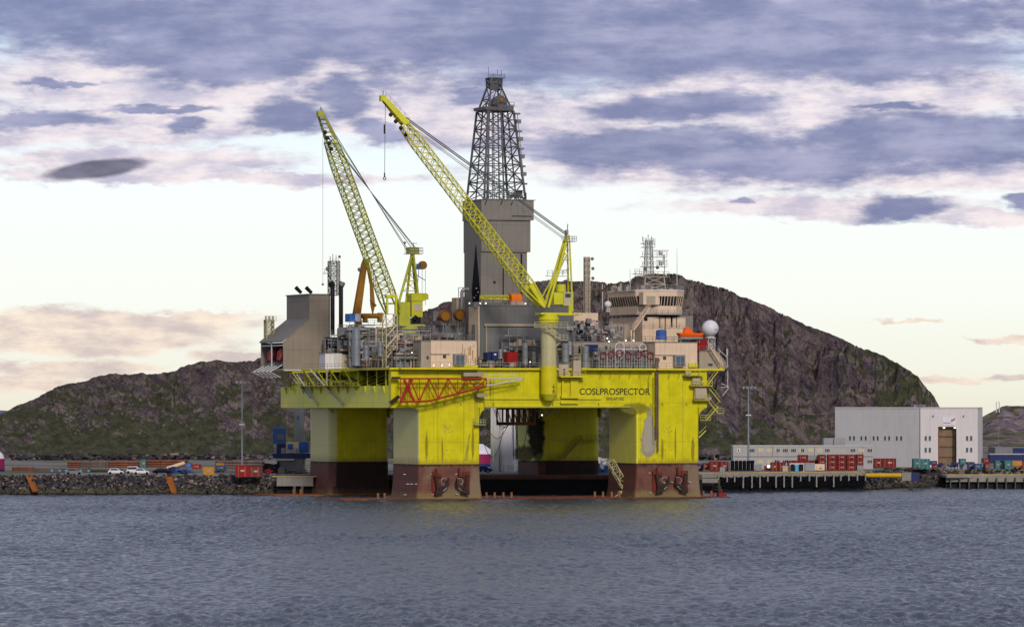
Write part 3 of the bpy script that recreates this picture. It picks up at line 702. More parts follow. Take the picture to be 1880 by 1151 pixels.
# right-hand end: stair platforms and brackets hanging from the deck edge
m=MB()
def plat(px0,px1,py,d=2.2,v=0,h=1.1):
    a,b=fu(px0,v),fu(px1,v); w_=fw(py,v); m.box(a,b,v-d,v-.03,w_-.15,w_); m.rail([(a,v-d+.05,w_),(b,v-d+.05,w_)],h,1.1,.06)
plat(1252,1288,688); plat(1264,1302,707,1.8); plat(1270,1298,734,1.6); plat(1310,1322,758,2.2,4); plat(1280,1298,771,2.,4)
for a_,b_ in(((1325,672),(1298,708)),((1298,708),(1322,738)),((1298,734),(1318,758)),((1318,746),(1296,772)),((1296,790),(1283,803))):
    p=fp(*a_,-.5);q=fp(*b_,-.5); m.bar((p[0],-.5,p[1]),(q[0],-.5,q[1]),.22); m.tube((p[0],-.7,p[1]+1),(q[0],-.7,q[1]+1),.06,4)
m.build('stair_platform',M['rail_yellow'],rig)
m=MB()
for a_,b_ in(((1336,680),(1336,712)),((1324,704),(1338,710)),((1338,712),(1326,727)),((1324,711),(1336,711)),((1336,640),(1336,652)),((1334,640),(1336,675)),((1318,640),(1334,655))):
    p=fp(*a_,2);q=fp(*b_,2); m.tube((p[0],2,p[1]),(q[0],2,q[1]),.09,6)
m.build('white_bracket',M['offwhite'],rig)
m=MB()
for px0,px1,y0,y1,d in((1268,1282,692,706,1.2),(1272,1292,712,732,1.5),(1256,1266,680,687,1.),(1294,1304,728,734,.6),(1286,1290,700,704,.8)): m.box(fu(px0,0),fu(px1,0),-d,-.05,fw(y1,0),fw(y0,0))
m.build('lifeboat_station',M['beige'],rig)
# inner stairs on the rear right column, work frame below the deck
m=MB()
def up(px,py,v): a=fp(px,py,v); return (a[0],v,a[1])
v_=57.3; m.stairs(up(1033,842,v_),up(1066,806,v_),(0,-1,0),.8,.14); 
a,b=up(1066,806,v_),up(1100,806,v_); m.box(a[0],b[0],v_-1.1,v_,a[2]-.15,a[2]); m.rail([(a[0],v_-1,a[2]),(b[0],v_-1,a[2])],1.1,1.2,.07)
for k in range(7): c=fu(1068+k*5,v_); m.bar((c,v_-.9,a[2]-.2),(c+.5,v_-.1,a[2]-1.1),.12)
a,b=up(984,842,v_),up(1033,842,v_); m.box(a[0],b[0],v_-1.1,v_,a[2]-.15,a[2]); m.rail([(a[0],v_-1,a[2]),(b[0],v_-1,a[2])],1.1,1.5,.06)
m.build('inner_stairs',M['crane_side'],rig)
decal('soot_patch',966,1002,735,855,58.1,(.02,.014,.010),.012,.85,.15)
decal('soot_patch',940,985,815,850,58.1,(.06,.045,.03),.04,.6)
decal('dirt_stain',1135,1198,738,762,0,(.25,.23,.03),.012,.35)
m=MB(); v_=24
p0,p1=up(930,748,v_),up(982,780,v_)
for w_ in(p0[2]-.1,p1[2]+.3): m.bar((p0[0],v_,w_),(p1[0],v_,w_),.75); m.bar((p0[0],v_+6,w_),(p1[0],v_+6,w_),.75)
for k in range(6):
    c=p0[0]+(p1[0]-p0[0])*k/5; m.bar((c,v_,p0[2]),(c,v_,p1[2]+.3),.32); m.bar((c,v_+6,p0[2]),(c,v_+6,p1[2]+.3),.3)
    if k<5: c2=p0[0]+(p1[0]-p0[0])*(k+1)/5; m.bar((c,v_,p0[2]),(c2,v_,p1[2]+.3),.2)
m.build('underdeck_trolley',M['trolley'],rig)
m=MB()
for px,l in((993,12),(1000,7),(1010,10),(1016,5),(1022,11),(1041,6),(963,4),(1123,12)): c=fu(px,20); MB().tube((c,20,DB),(c+rnd.uniform(-1,1)*(px<1100),20,DB-l*.2),.16,6).build('hanging_pipe',M['cream_dull'],rig)
m=MB()
def sag(pa,pb,v,low,r=.07,n=14):
    a=up(*pa,v);b=up(*pb,v); lw=fw(low,v); pts=[]
    for i in range(n+1):
        t=i/n; z=a[2]+(b[2]-a[2])*t; s=4*t*(1-t); zm=(a[2]+b[2])/2; pts.append((a[0]+(b[0]-a[0])*t,v,z-(zm-lw)*s))
    m.path(pts,r,5)
sag((909,750),(930,775),22,786);sag((913,750),(938,770),22,784);sag((892,775),(932,779),23,805);sag((889,815),(924,790),23,838);sag((946,782),(968,782),23,828);sag((906,750),(934,778),25,782)
m.build('hose_loop',M['cable_black'],rig)
m=MB()
for px in(815,845,888,905,1014,1098,1180,1194,1215,1259):
    a=fu(px,0); m.box(a,a+.2,-.4,-.05,fw(743,0),fw(740,0))
m.build('deck_lug',M['crane_side'],rig)
for px,py in((1012,712),):
    a,w_=fp(px,py,-2.3); m=MB(); m.tube((a,-3.78,w_-.8),(a,-3.78,w_+.8),.07,4); m.tube((a-.5,-3.78,w_+.2),(a+.5,-3.78,w_+.2),.07,4); m.torus((a,-3.78,w_-.9),.3,.06); m.build('crane_mark',M['text_black'],rig)
# ---------------------------------------------------------------- anchors
def anchor_at(px,label,flip):
    a,w_=fp(px,880,-.3); t=thing('anchor',label,'anchor',(a,-.5,w_),group='anchors on the front columns')
    s=-1 if flip else 1
    m=MB(); m.tube((a-s*1.1,-1.0,5.6),(a-s*.6,-1.3,2.3),.42,8); m.build('shank',M['anchor_black'],t)
    m=MB(); m.prism([(a-s*.6,2.2),(a+s*1.9,3.2),(a+s*1.8,5.0),(a+s*1.1,3.5),(a-s*.2,2.9)],lambda p,q:(p[0],q,p[1]),-1.9,-1.2)
    m.prism([(a-s*1.4,1.2),(a+s*.6,1.6),(a+s*.4,2.4),(a-s*1.2,2.2)],lambda p,q:(p[0],q,p[1]),-1.8,-1.0); m.build('fluke',M['anchor_black'],t)
    m=MB(); m.torus((a+s*.9,-1.3,4.2),.75,.07,'v',14,5); m.path([(a+s*.5,-1.6,3.3),(a+s*1.3,-1.6,2.7),(a+s*.3,-1.6,1.9),(a-s*.3,-1.6,2.3)],.11,5); m.build('chain_loop',M['pipe_grey'],t)
    m=MB(); m.box(a-s*1.0-.8,a-s*1.0+.8,-.62,-.5,1.3,6.4); m.box(a-.9,a+.5,-.75,-.5,5.2,5.9); m.box(a-1.0,a-.6,-1.,-.5,5.4,7.2); m.build('bolster',M['red_bolster'],t)
anchor_at(806,'rust red and black anchor stowed low on the left front column, left of its pair',0)
anchor_at(848,'rust red and black anchor stowed low on the left front column, right of its pair',1)
anchor_at(1211,'rust red and black anchor stowed low on the right front column, left of its pair',0)
anchor_at(1249,'rust red and black anchor stowed low on the right front column, right of its pair',1)
# ---------------------------------------------------------------- boarding ladder boom hanging between the right columns
v_=8; t=thing('boarding_ladder','yellow folding ladder boom hanging down to the water beside the right front column','ladder',up(1122,850,v_))
m=MB(); m.lattice(up(1120,846,v_),up(1150,898,v_),(0,1,0),[(0,1.3,1.5),(1,1.3,1.5)],5,.13,.07,False); m.build('boom',M['cream_pole'],t)
m=MB(); 
for a_,b_ in(((1151,898),(1128,912)),((1140,894),(1156,910)),((1134,903),(1150,899)),((1128,912),(1141,903))): m.bar(up(*a_,v_-.5),up(*b_,v_-.5),.25)
m.build('foot_frame',M['cream_pole'],t)
# ---------------------------------------------------------------- red lattice boom along the hull
v_=-2.2; t=thing('boom_bridge','dark red lattice boom with white tip lying along the yellow hull side','lattice boom',up(733,738,v_))
def tri(m,pts,rb,v,dep):
    pass
top=[(735+i*(893-735)/9,695) for i in range(10)]; bot=[(x,737-max(0,(x-784))*(737-709)/(893-784) if x>784 else 737) for x,_ in top]
m=MB()
for vv in(v_,v_-1.8):
    m.tube(up(*top[0],vv),up(*top[-1],vv),.2,6)
    for a_,b_ in zip(bot,bot[1:]): m.tube(up(*a_,vv),up(*b_,vv),.24,6)
    for i in range(10):
        m.tube(up(*top[i],vv),up(*bot[i],vv),.10,4)
        if i<9: m.tube(up(*(top[i] if i%2 else bot[i]),vv),up(*(bot[i+1] if i%2 else top[i+1]),vv),.16,4)
    if vv==v_-1.8:
        m.tube(up(742,697,vv),up(760,737,vv),.3,4); m.tube(up(757,697,vv),up(735,737,vv),.3,4)
for p in top+bot: m.tube(up(*p,v_),up(*p,v_-1.8),.1,4)
m.build('truss',M['red_truss'],t)
m=MB()
for vv in(v_,v_-1.8): m.tube(up(893,695,vv),up(958,694,vv),.13,5); m.tube(up(893,708,vv),up(958,697,vv),.16,5)
for k in range(6): x=893+k*13; m.tube(up(x,694,v_-1.8),up(x,686,v_-1.8),.06,4); m.tube(up(x,695,v_),up(x+6,707-k*2,v_-1.8),.07,4)
m.tube(up(896,688,v_-1.8),up(950,688,v_-1.8),.06,4); m.build('tip',M['offwhite'],t)
m=MB(); m.box(fu(722,v_),fu(736,v_),-2.,-.95,fw(696,v_),fw(692,v_)); m.tube(up(716,740,-1.2),up(733,727,-2),.4); m.build('hinge',M['anchor_black'],t)
m=MB(); m.box(*[fu(x,-1.2) for x in(849,886)],-2.,-.92,fw(691,-1),fw(684,-1)); m.box(fu(872,-1.),fu(890,-1.),-2.5,-.95,fw(729,-1),fw(723,-1)); m.build('rest_bracket',M['cream_dull'],t)
# ================================================================ BUILDINGS ON DECK
def U(px,v): return fu(px,v)
def Wd(py,v): return fw(py,v)
# engine house at the port rear corner
v0,v1=59.7,76.
e=thing('engine_house','tall beige clad engine house with sloping lower roof at the left end of the deck','deck building',(U(520,v0),v0,DW))
def eh(px,py): return fp(px,py,v0)
face=[eh(520,678),eh(520,628),eh(568,587),eh(568,541),eh(606,541),eh(606,678)]
mid=[p for p in face]
m=MB(); x0=face[0][0]
# right solid part, plus roof slope on the left part with an open lower bay
m.box(face[2][0],face[4][0],v0,v1,face[0][1],face[3][1])
m.box(face[0][0]+.01,face[2][0]-.01,v0,v0+.3,face[0][1],face[1][1]); m.prism([face[1],face[2],(face[2][0],face[1][1])],lambda p,t:(p[0]-.005,t,p[1]),v0,v0+.3)
m.box(face[0][0]+.01,face[2][0]-.01,v1-.3,v1,face[0][1],face[1][1])
m.build('wall',M['clad'],e)
m=MB(); m.prism([(face[1][0]-.3,face[1][1]-.05),(face[2][0]-.02,face[2][1]),(face[2][0]-.02,face[2][1]+.3),(face[1][0]-.3,face[1][1]+.3)],lambda p,t:(p[0],t,p[1]),v0-.12,v1+.1); m.build('sloping_roof',M['clad_grey'],e)
m=MB(); m.box(face[2][0]-.25,face[4][0]+.15,v0-.15,v1+.15,face[3][1]+.003,face[3][1]+.22); m.build('roof',M['clad_grey'],e)
m=MB(); m.box(face[0][0]-.15,face[2][0],v0+.35,v1-.35,face[0][1]-.1,face[0][1]+.1); m.tube((face[0][0]-.1,(v0+v1)/2,face[0][1]),(face[0][0]-.1,(v0+v1)/2,face[1][1]),.2,4); m.box(face[0][0]-.1,face[0][0]+.1,v0+.3,v1-.3,face[1][1]-.9,face[1][1]-.6); m.build('bay_frame',M['offwhite'],e)
m=MB(); m.box(face[0][0]+3.5,face[0][0]+3.7,v0+.4,v1-.4,face[0][1],face[1][1]); m.build('bay_back',M['dark'],e)
for k,vv in enumerate((62.5,69.5)):
    m=MB(); a=face[0][0]+.6; m.sphere((a+.8,vv,Wd(650,v0)),1.6,12,8); m.tube((a,vv,Wd(650,v0)),(a-1.2,vv-1.,Wd(664,v0)),1.1,10,.5); m.build('fan_cowl',M['dark_red'],e)
m=MB()
for k in range(5):
    vv=61+k*3.; a=face[0][0]; m.tube((a+2,vv,Wd(664,v0)),(a-3.2,vv-.5,Wd(684,v0)),.17,6); m.tube((a-3.2,vv-.5,Wd(684,v0)),(a-.2,vv,Wd(694,v0)),.12,5)
m.tube((face[0][0]-3.2,60,Wd(684,v0)),(face[0][0]-3.2,74,Wd(684,v0)),.12,5); m.build('flare_nozzle_rack',M['offwhite'],e)
m=MB(); m.box(face[0][0],face[4][0]+3,v0-.6,v0-.01,face[0][1]-.35,face[0][1]-.02)
for pa,pb in(((570,679),(629,744)),((536,692),(570,730)),((600,679),(600,712)),((540,680),(583,744))):
    q1,q2=sp_(*pa,UL-1.2),sp_(*pb,UL-.3); m.tube((UL-1.2,)+q1,(UL-.3,)+q2,.2,6)
m.build('support_strut',M['offwhite'],e)
for px in(553,572):
    m=MB(); a=U(px,66); m.tube((a,66,Wd(541,66)),(a-1.4,66,Wd(531,66)),.42,8,.5); m.build('vent_pipe',M['dark'],e)
# twin exhaust stacks
for px,lab in((610.5,'left dark purple exhaust pipe rising beside the beige engine house'),(626,'right dark purple exhaust pipe rising beside the beige engine house')):
    vv=58; a=U(px,vv); t=thing('exhaust_pipe',lab,'exhaust pipe',(a,vv,Wd(616,vv)),group='exhaust pipes by the engine house')
    m=MB(); m.tube((a,vv,Wd(616,vv)),(a,vv,Wd(526,vv)),.52,14); m.build('pipe',M['exhaust'],t)
    m=MB(); m.tube((a,vv,Wd(528,vv)),(a-.5 if px<620 else a+.4,vv,Wd(521,vv)),.75,12); m.build('cap',M['mid_grey' if px>620 else 'dark'],t)
# generic lattice mast
def mast(name,label,px,pyb,pyt,v,hw,mat,n=6,cat='mast',ticks=(),rc=.09,rb=.05,group=None,hw1=None,dishes=()):
    a=U(px,v); z0,z1=Wd(pyb,v),Wd(pyt,v); t=thing(name,label,cat,(a,v,z0),group=group)
    MB().tower(a,v,hw,hw,z0,hw1 or hw,hw1 or hw,z1,n,rc,rb).build('lattice',M[mat],t)
    for (pa,pb,py,r) in ticks:
        m=MB(); z=Wd(py,v); m.box(U(pa,v),U(pb,v),v-r,v+r,z-.12,z); m.rail([(U(pa,v),v-r,z),(U(pb,v),v-r,z)],1.,1.2,.05); m.build('platform',M[mat],t)
    for (pd,py,r) in dishes: MB().sphere((U(pd,v),v-.5,Wd(py,v)),r,10,7).build('antenna',M['mid_grey'],t)
    return t
t=mast('signal_mast','grey lattice signal mast with platform behind the two exhaust pipes',613,545,483,66,1.1,'mast_grey',7,ticks=((594,618,505,.8),(604,620,487,.6)),dishes=((600,497,.5),(622,475,.35)),rc=.14,rb=.09)
m=MB(); 
for px,y in((606,474),(611,470),(617,472)): m.tube((U(px,66),66,Wd(487,66)),(U(px,66),66,Wd(y,66)),.09,4)
m.tube(up(604,505,66),up(612,522,66),.12,4); m.build('aerial',M['mid_grey'],t)
t=mast('vent_tower','small olive lattice vent tower behind the sloping roof of the engine house',494,625,590,74,.9,'cream_pole',4,ticks=((485,505,591,.8),),rc=.17,rb=.1)
m=MB()
for px in(488,494,501): m.tube((U(px,74),74,Wd(592,74)),(U(px,74),74,Wd(583,74)),.22,6)
m.build('nozzle',M['cream_pole'],t)
t=mast('comms_mast','tall narrow square beige mast standing between the crane and the bridge',1077.5,596,470,40,.52,'beige',11,dishes=((1086,473,.4),(1087,491,.4),(1087,509,.4)),rc=.17,rb=.09)
MB().box(U(1077.5,40)-.12,U(1077.5,40)+.15,39.6,39.8,Wd(596,40),Wd(473,40)).build('cable_tray',M['cream_dull'],t)
# ---------------------------------------------------------------- drilling building and derrick
v0=26.; 
d=thing('derrick_house','tall grey clad tower house stepped in three tiers under the steel derrick','deck building',(U(885,v0),v0,DW))
def tier(pl,pr,y0,y1,dv=0.,mat='clad'):
    return MB().box(U(pl,v0),U(pr,v0),v0+dv,v0+12.2-dv,Wd(y1,v0),Wd(y0,v0))
tier(884,980,367,403.5).build('upper_wall',M['clad_grey'],d)
tier(885,975,403.5,462,.35).build('middle_wall',M['clad_grey'],d)
tier(885,970,462,676,.8).build('lower_wall',M['clad_grey'],d)
m=MB(); m.box(U(883,v0),U(983,v0),v0-.2,v0+12.3,Wd(367,v0),Wd(365.8,v0)); m.box(U(883.5,v0),U(976,v0),v0-.1,v0+.2,Wd(404,v0),Wd(402,v0)); m.build('roof',M['mid_grey'],d)
m=MB()
for px0,px1,y0,y1 in((868,874,426,434),): pass
m.box(U(885,v0)+.32,U(885,v0)+.349,v0+5,v0+7,Wd(434,v0),Wd(426,v0)); m.box(U(908,v0),U(912,v0),v0+.7,v0+.79,Wd(520,v0),Wd(516,v0)); m.box(U(940,v0),U(978,v0),v0-.06,v0-.01,Wd(397,v0),Wd(395.5,v0))
m.box(U(925,v0),U(927,v0),v0+.72,v0+.79,Wd(556,v0),Wd(470,v0)); m.box(U(958,v0),U(961,v0),v0+.72,v0+.79,Wd(556,v0),Wd(465,v0))
for px in(893,922,941): m.bar((U(px,v0),v0-.2,Wd(368,v0)),(U(px-3,v0),v0-.2,Wd(376,v0)),.15)
m.build('wall_fitting',M['dark'],d)
# derrick
dv0=v0+1.0; A=(U(889,dv0),dv0,Wd(366,dv0)); A1=U(965,dv0); hx=(A1-A[0])/2; cx=(A[0]+A1)/2; cy=dv0+5.6
t=thing('derrick','dark steel lattice drilling derrick tapering to its crown above the clad tower house','derrick',(cx,cy,A[2]))
z1=Wd(205,cy); za=Wd(162,cy); zt=Wd(144,cy); mz=[A[2]+ (z1-A[2])*k/5 for k in range(6)]
def leg(i,z): return None
hx1=(U(944,dv0)-U(897,dv0))/2; cx1=cx-.25
m=MB(); m.tower(cx,cy,hx,5.6,A[2],hx1,3.6,z1,5,.30,.155,cx1=cx1); m.build('lower_lattice',M['derrick_steel'],t)
m=MB(); m.tower(cx1,cy,hx1*.93,3.4,z1,1.35,1.3,za,2,.24,.13,x=False,cx1=cx1-.25); m.tower(cx1-.25,cy,1.35,1.3,za,1.45,1.4,zt,2,.22,.14); m.build('upper_lattice',M['derrick_steel'],t)
m=MB()
for k in range(1,10):   # mid-face verticals and extra bracing
    z=A[2]+(z1-A[2])*k/10; q=k/10; h=hx+(hx1-hx)*q; hy=5.6-2*q; c=cx+(cx1-cx)*q
    if k%2: 
        for s in(-1,1): m.bar((c-h,cy+s*hy,z),(c+h,cy+s*hy,z),.16); m.bar((c+s*h,cy-hy,z),(c+s*h,cy+hy,z),.16)
for s in(-1,1): m.bar((cx-.2,cy+s*5.5,A[2]),(cx1,cy+s*3.6,z1),.24); m.bar((cx+s*hx*.98,cy,A[2]),(cx1+s*hx1*.98,cy,z1),.28)
m.build('bracing',M['derrick_steel'],t)
m=MB()
for o,dd in((-.9,0),(-.3,.4),(.5,-.6),(1.0,.2),(2.2,.5),(-2.1,-.3)): m.tube((cx+o,cy+dd,A[2]),(cx1+o*.8,cy+dd,z1+2),.13 if abs(o)<1.1 else .2,6)
m.build('guide_rail',M['steel_grey'],t)
m=MB(); m.box(cx1-hx1-.8,cx1+hx1*.2,cy-4.1,cy+3.5,Wd(204,cy),Wd(198,cy)); m.box(cx1-hx1*.3,cx1+hx1-.2,cy-4.2,cy+3.5,Wd(205,cy),Wd(195,cy)); m.rail([(cx1-hx1-.8,cy-4.1,Wd(198,cy)),(cx1+hx1,cy-4.1,Wd(198,cy))],1.1,1.2,.07); m.build('monkey_board',M['derrick_steel'],t)
m=MB(); m.box(cx1-1.1,cx1+1.3,cy-3.6,cy,Wd(195,cy),Wd(184,cy)); m.prism([(cx1-1.9,Wd(194,cy)),(cx1+1.9,Wd(194,cy)),(cx1+1.4,Wd(181,cy)),(cx1,Wd(176,cy)),(cx1-1.4,Wd(181,cy))],lambda p,q:(p[0],q,p[1]),cy-3.2,cy-2.2); m.build('top_drive',M['derrick_steel'],t)
m=MB(); m.sphere((cx1+.1,cy-3.5,Wd(186,cy)),.6,10,8); m.build('travelling_block',M['amber'],t)
m=MB()
for s in(-1,1): m.bar((cx1+s*3.4,cy-2,z1),(cx1+s*.9,cy-1,za+1),.22); m.bar((cx1+s*.2,cy-2,Wd(160,cy)),(cx1+s*1.6,cy-2.5,Wd(185,cy)),.16)
for i in range(14): m.box(cx1-1.5+random.random()*2.6,cx1-1.2+random.random()*2.6,cy-1.5+random.random()*2.5,cy-1+random.random()*2.5,zt-3+random.random()*2.2,zt-1.6+random.random()*1.6)
m.box(cx1-1.9,cx1+1.8,cy-1.6,cy+1.6,zt-.1,zt+.1); m.rail([(cx1-1.9,cy-1.6,zt+.1),(cx1+1.8,cy-1.6,zt+.1)],.7,1.,.06); m.build('crown',M['derrick_steel'],t)
m=MB()
for o,l in((-1.7,2.6),(-.5,1.2),(1.6,1.9),(.6,2.1)): m.tube((cx1+o,cy,zt),(cx1+o,cy,zt+l),.06,4)
m.build('aerial',M['derrick_steel'],t)
m=MB()   # outside stair tower clutter on the right leg
for k in range(9):
    q=k/9; z=Wd(212+k*16,cy); c=cx1+hx1+.5+(hx-hx1)*q; m.box(c-.5,c+.6,cy-5.2,cy-4.2,z,z+.9 if k%2 else z+.4); m.bar((c,cy-4.7,z),(c+.3,cy-4.7,z-2.1),.12)
for k in range(5): z=Wd(360,cy)+random.random()*.6; c=cx+3.5+random.random(); m.box(c-1,c+.3,cy-5.,cy-4,z,z+.8); m.sphere((cx+1.2+k*.8,cy-4.8,A[2]+.8),.5,6,5)
m.build('side_platform',M['mid_grey'],t)
m=MB(); m.rail([(cx-hx,cy-6,A[2]),(cx+hx,cy-6,A[2])],1.6,1.4,.09,3); m.build('base_rail',M['derrick_steel'],t)
# drill floor building
v0=20.
d=thing('drill_floor_house','wide dark grey clad building with a tall door frame below the tower house','deck building',(U(880,v0),v0,DW))
m=MB(); m.box(U(880,v0),U(1053,v0),v0,v0+6.2,DW,Wd(561,v0)); m.build('wall',M['clad_dark'],d)
m=MB(); m.box(U(880,v0)-.25,U(880,v0)-.01,v0-.1,v0+6.2,DW,Wd(562,v0)); m.build('corner_wall',M['cream'],d); MB().box(U(873,v0)-.2,U(879,v0)-.3,v0-.2,v0+2,DW,Wd(596,v0)).build('corner_pillar',M['clad_grey'],d)
m=MB(); m.box(U(891,v0),U(893,v0),v0-.35,v0-.03,DW,Wd(598,v0)); m.box(U(931,v0),U(933,v0),v0-.35,v0-.03,DW,Wd(602,v0)); m.box(U(888,v0),U(1022,v0),v0-.5,v0-.03,Wd(599,v0),Wd(594,v0)); m.build('door_frame',M['cream_dull'],d)
m=MB(); m.box(U(893.5,v0),U(930.5,v0),v0-.18,v0-.02,DW,Wd(601,v0)); m.box(U(933.5,v0),U(1020,v0),v0-.18,v0-.02,Wd(625,v0),Wd(601,v0)); m.build('door',M['mid_grey'],d)
m=MB(); m.box(U(879,v0),U(1053,v0),v0-.2,v0+6.6,Wd(561,v0)+.003,Wd(561,v0)+.2); m.rail([(U(880,v0),v0,Wd(560,v0)),(U(1050,v0),v0,Wd(560,v0))],1.2,2.2,.06); m.build('roof',M['mid_grey'],d)
lamp(d,[(U(px,v0),v0-.3,Wd(557,v0)) for px in(861,891,881,964)],.25)
zr=Wd(561,v0)+.2
# things on its roof
v_=21.5; a=U(878,v_)-.6; t=thing('folded_boom','tall pointed black folded boom standing upright before the tower house','boom',(a,v_,zr))
MB().loft([(a,v_,.6,.7,.3,zr),(a,v_,.82,.9,.3,Wd(535,v_)),(a,v_,.55,.6,.2,Wd(505,v_)),(a,v_,.25,.3,.1,Wd(475,v_)),(a,v_,.08,.08,.03,Wd(451,v_))]).build('shaft',M['black'],t)
m=MB(); m.box(a-.9,a+1.2,v_-1.2,v_+1.2,zr-.6,zr+.6); m.build('foot',M['mid_grey'],t)
for px,py,k in((867,543,'amber'),(868,530,'offwhite'),(864,547,'offwhite'),(871,537,'offwhite')): MB().sphere((U(px,v_-1.0)+.9,v_-1.0,Wd(py,v_)),.16,8,6).build('fitting',M[k],t)
v_=22.5; a,b=U(935,v_),U(954,v_); t=thing('orange_tank','bright orange rounded tank lying on the grey roof left of the front crane','tank',((a+b)/2,v_,zr))
MB().prism([(v_-1.6,Wd(556,v_)),(v_-1.6,Wd(545,v_)),(v_-1.1,Wd(540,v_)),(v_,Wd(538,v_)),(v_+1.1,Wd(540,v_)),(v_+1.6,Wd(545,v_)),(v_+1.6,Wd(556,v_))],lambda p,q:(q,p[0],p[1]),a,b).build('shell',M['orange'],t)
m=MB(); m.box(a-.3,b+.6,v_-1.8,v_+1.8,zr,Wd(554,v_)); m.build('cradle',M['beige'],t)
a,b=U(880,v_),U(932,v_); t=thing('yellow_gantry','long yellow pipe handling beam lying on the grey roof beside the orange tank','gantry beam',((a+b)/2,v_,zr))
m=MB(); m.lattice((a,v_,Wd(546,v_)),(b,v_,Wd(546,v_)),(0,1,0),[(0,.6,.7),(1,1.,.9)],8,.12,.07,False); m.tube((a,v_,Wd(546,v_)),(a+1.,v_,Wd(546,v_)),.4,8); m.build('beam',M['crane_yellow'],t); bpy.context.view_layer.update()
m=MB(); [m.bar((x,v_,zr),(x,v_,Wd(549,v_)),.25) for x in(a+1,(a+b)/2,b-1)]; m.build('leg',M['mid_grey'],t)
# small house and plant between the rear crane and the derrick
v_=34.
t=thing('plant_house','low grey plant house with pipework left of the tower house','deck building',(U(830,v_),v_,DW))
MB().box(U(838,v_),U(852,v_),v_,v_+3,DW,Wd(547,v_)).build('wall',M['beige'],t)
m=MB(); m.box(U(797,v_),U(838,v_)-.02,v_+1,v_+3,DW,Wd(598,v_)); m.box(U(794,v_),U(808,v_),v_-.5,v_+.5,Wd(590,v_),Wd(572,v_)); m.build('lower_wall',M['mid_grey'],t)
m=MB(); m.path([up(848,575,33),up(848,535,33),up(853,531,33),up(860,531,33)],.45,8); m.path([up(842,546,33),up(842,528,33),up(854,528,33)],.1,4); m.build('vent_pipe',M['pipe_grey'],t)
for px,py,lab in((818,580,'left of two amber wire reels on the deck before the dark hill'),(845,578,'right of two amber wire reels, nearest the tower house')):
    v2=30.; a=U(px,v2); z=Wd(py,v2); t=thing('wire_reel',lab,'wire reel',(a,v2,DW+4),group='amber wire reels')
    m=MB(); m.tube((a,v2,z),(a,v2+1.4,z),1.25,16); m.build('drum',M['amber'],t)
    m=MB(); m.torus((a,v2-.05,z),1.2,.15,'v',18,5); m.torus((a,v2+1.4,z),1.2,.15,'v',18,5); m.build('flange',M['copper'],t)
    m=MB(); m.bar((a-.6,v2+.7,DW+4),(a-.2,v2+.7,z),.3); m.bar((a+.6,v2+.7,DW+4),(a+.2,v2+.7,z),.3); m.box(a-1.2,a+1.2,v2-.2,v2+1.8,DW,DW+4.); m.build('stand',M['mid_grey'],t)
# ---------------------------------------------------------------- offshore cranes
def crane(label,pxc,v,ped_top_py,rp,foot,tip,tipv,top,Lw,mats,pedlow,secs,nb,tipbox=True,cable_to=None,house=None,head=.1,backleg=None):
    cu=U(pxc,v); zt=Wd(ped_top_py,v); t=thing('pedestal_crane',label,'crane',(cu,v,pedlow))
    # pedestal
    return t
# front crane
v_=-1.9; cu=U(1007.5,v_); zp=Wd(577,v_)
t=thing('pedestal_crane','bright yellow lattice boom crane on a cream pedestal at the front edge of the deck','crane',(cu,v_,22.5))
MB().tube((cu,v_,24.),(cu,v_,DW+.4),1.85,28).build('pedestal_socket',M['yellow_plain'],t)
MB().tube((cu,v_,22.6),(cu,v_,24.),1.1,28,1.85).build('socket_cone',M['yellow_green'],t)
MB().tube((cu,v_,DW+.4),(cu,v_,Wd(597,v_)),1.78,28).build('pedestal',M['cream_pole'],t)
m=MB(); m.tube((cu,v_,Wd(597,v_)),(cu,v_,Wd(590,v_)),1.8,28,2.25); m.tube((cu,v_,Wd(590,v_)),(cu,v_,zp),2.25,28); m.torus((cu,v_,Wd(586,v_)),2.25,.18,'w',28,6); m.torus((cu,v_,Wd(594,v_)),1.95,.12,'w',28,6); m.build('slew_ring',M['crane_yellow'],t)
m=MB(); a,b=U(988,v_),U(1052,v_); m.box(a,b-1,v_-1.8,v_+1.8,zp,zp+.45); m.box(U(1020,v_),U(1058,v_),v_-2,v_+2,Wd(575,v_)-.4,Wd(575,v_)); m.build('turntable',M['crane_yellow'],t)
m=MB(); z=Wd(597,v_); m.box(U(974,v_),U(1035,v_),v_-2.4,v_-1.9,Wd(601,v_),Wd(600,v_)); m.rail([(U(974,v_),v_-2.4,Wd(600,v_)),(U(1035,v_),v_-2.4,Wd(600,v_))],1.1,1.5,.06)
m.stairs((U(992,v_),v_-2.3,Wd(601,v_)),(U(1020,v_),v_-2.3,Wd(623,v_)),(0,-1,0),.7,.1); m.box(U(1018,v_),U(1034,v_),v_-2.8,v_-1.5,Wd(624,v_),Wd(623,v_)); m.rail([(U(1018,v_),v_-2.8,Wd(623,v_)),(U(1034,v_),v_-2.8,Wd(623,v_))],1.1,1,.06)
m.bar(up(1014,640,v_-1.5),up(1032,626,v_-1.5),.2); m.build('stair',M['cream_pole'],t)
m=MB(); m.box(U(1031,v_),U(1049,v_),v_-1.2,v_+1.6,Wd(560,v_),Wd(535,v_)); m.build('cab',M['cream_pole'],t)
m=MB(); m.box(U(1014,v_),U(1031,v_)-.02,v_-1.0,v_+1.4,Wd(558,v_),Wd(536,v_)); m.tube((U(1030,v_),v_,Wd(535,v_)),(U(1030,v_),v_,Wd(521,v_)),1.1,12); m.box(U(1040,v_),U(1048,v_),v_-1.4,v_-.8,zp,Wd(560,v_)); m.build('machinery_house',M['crane_yellow'],t)
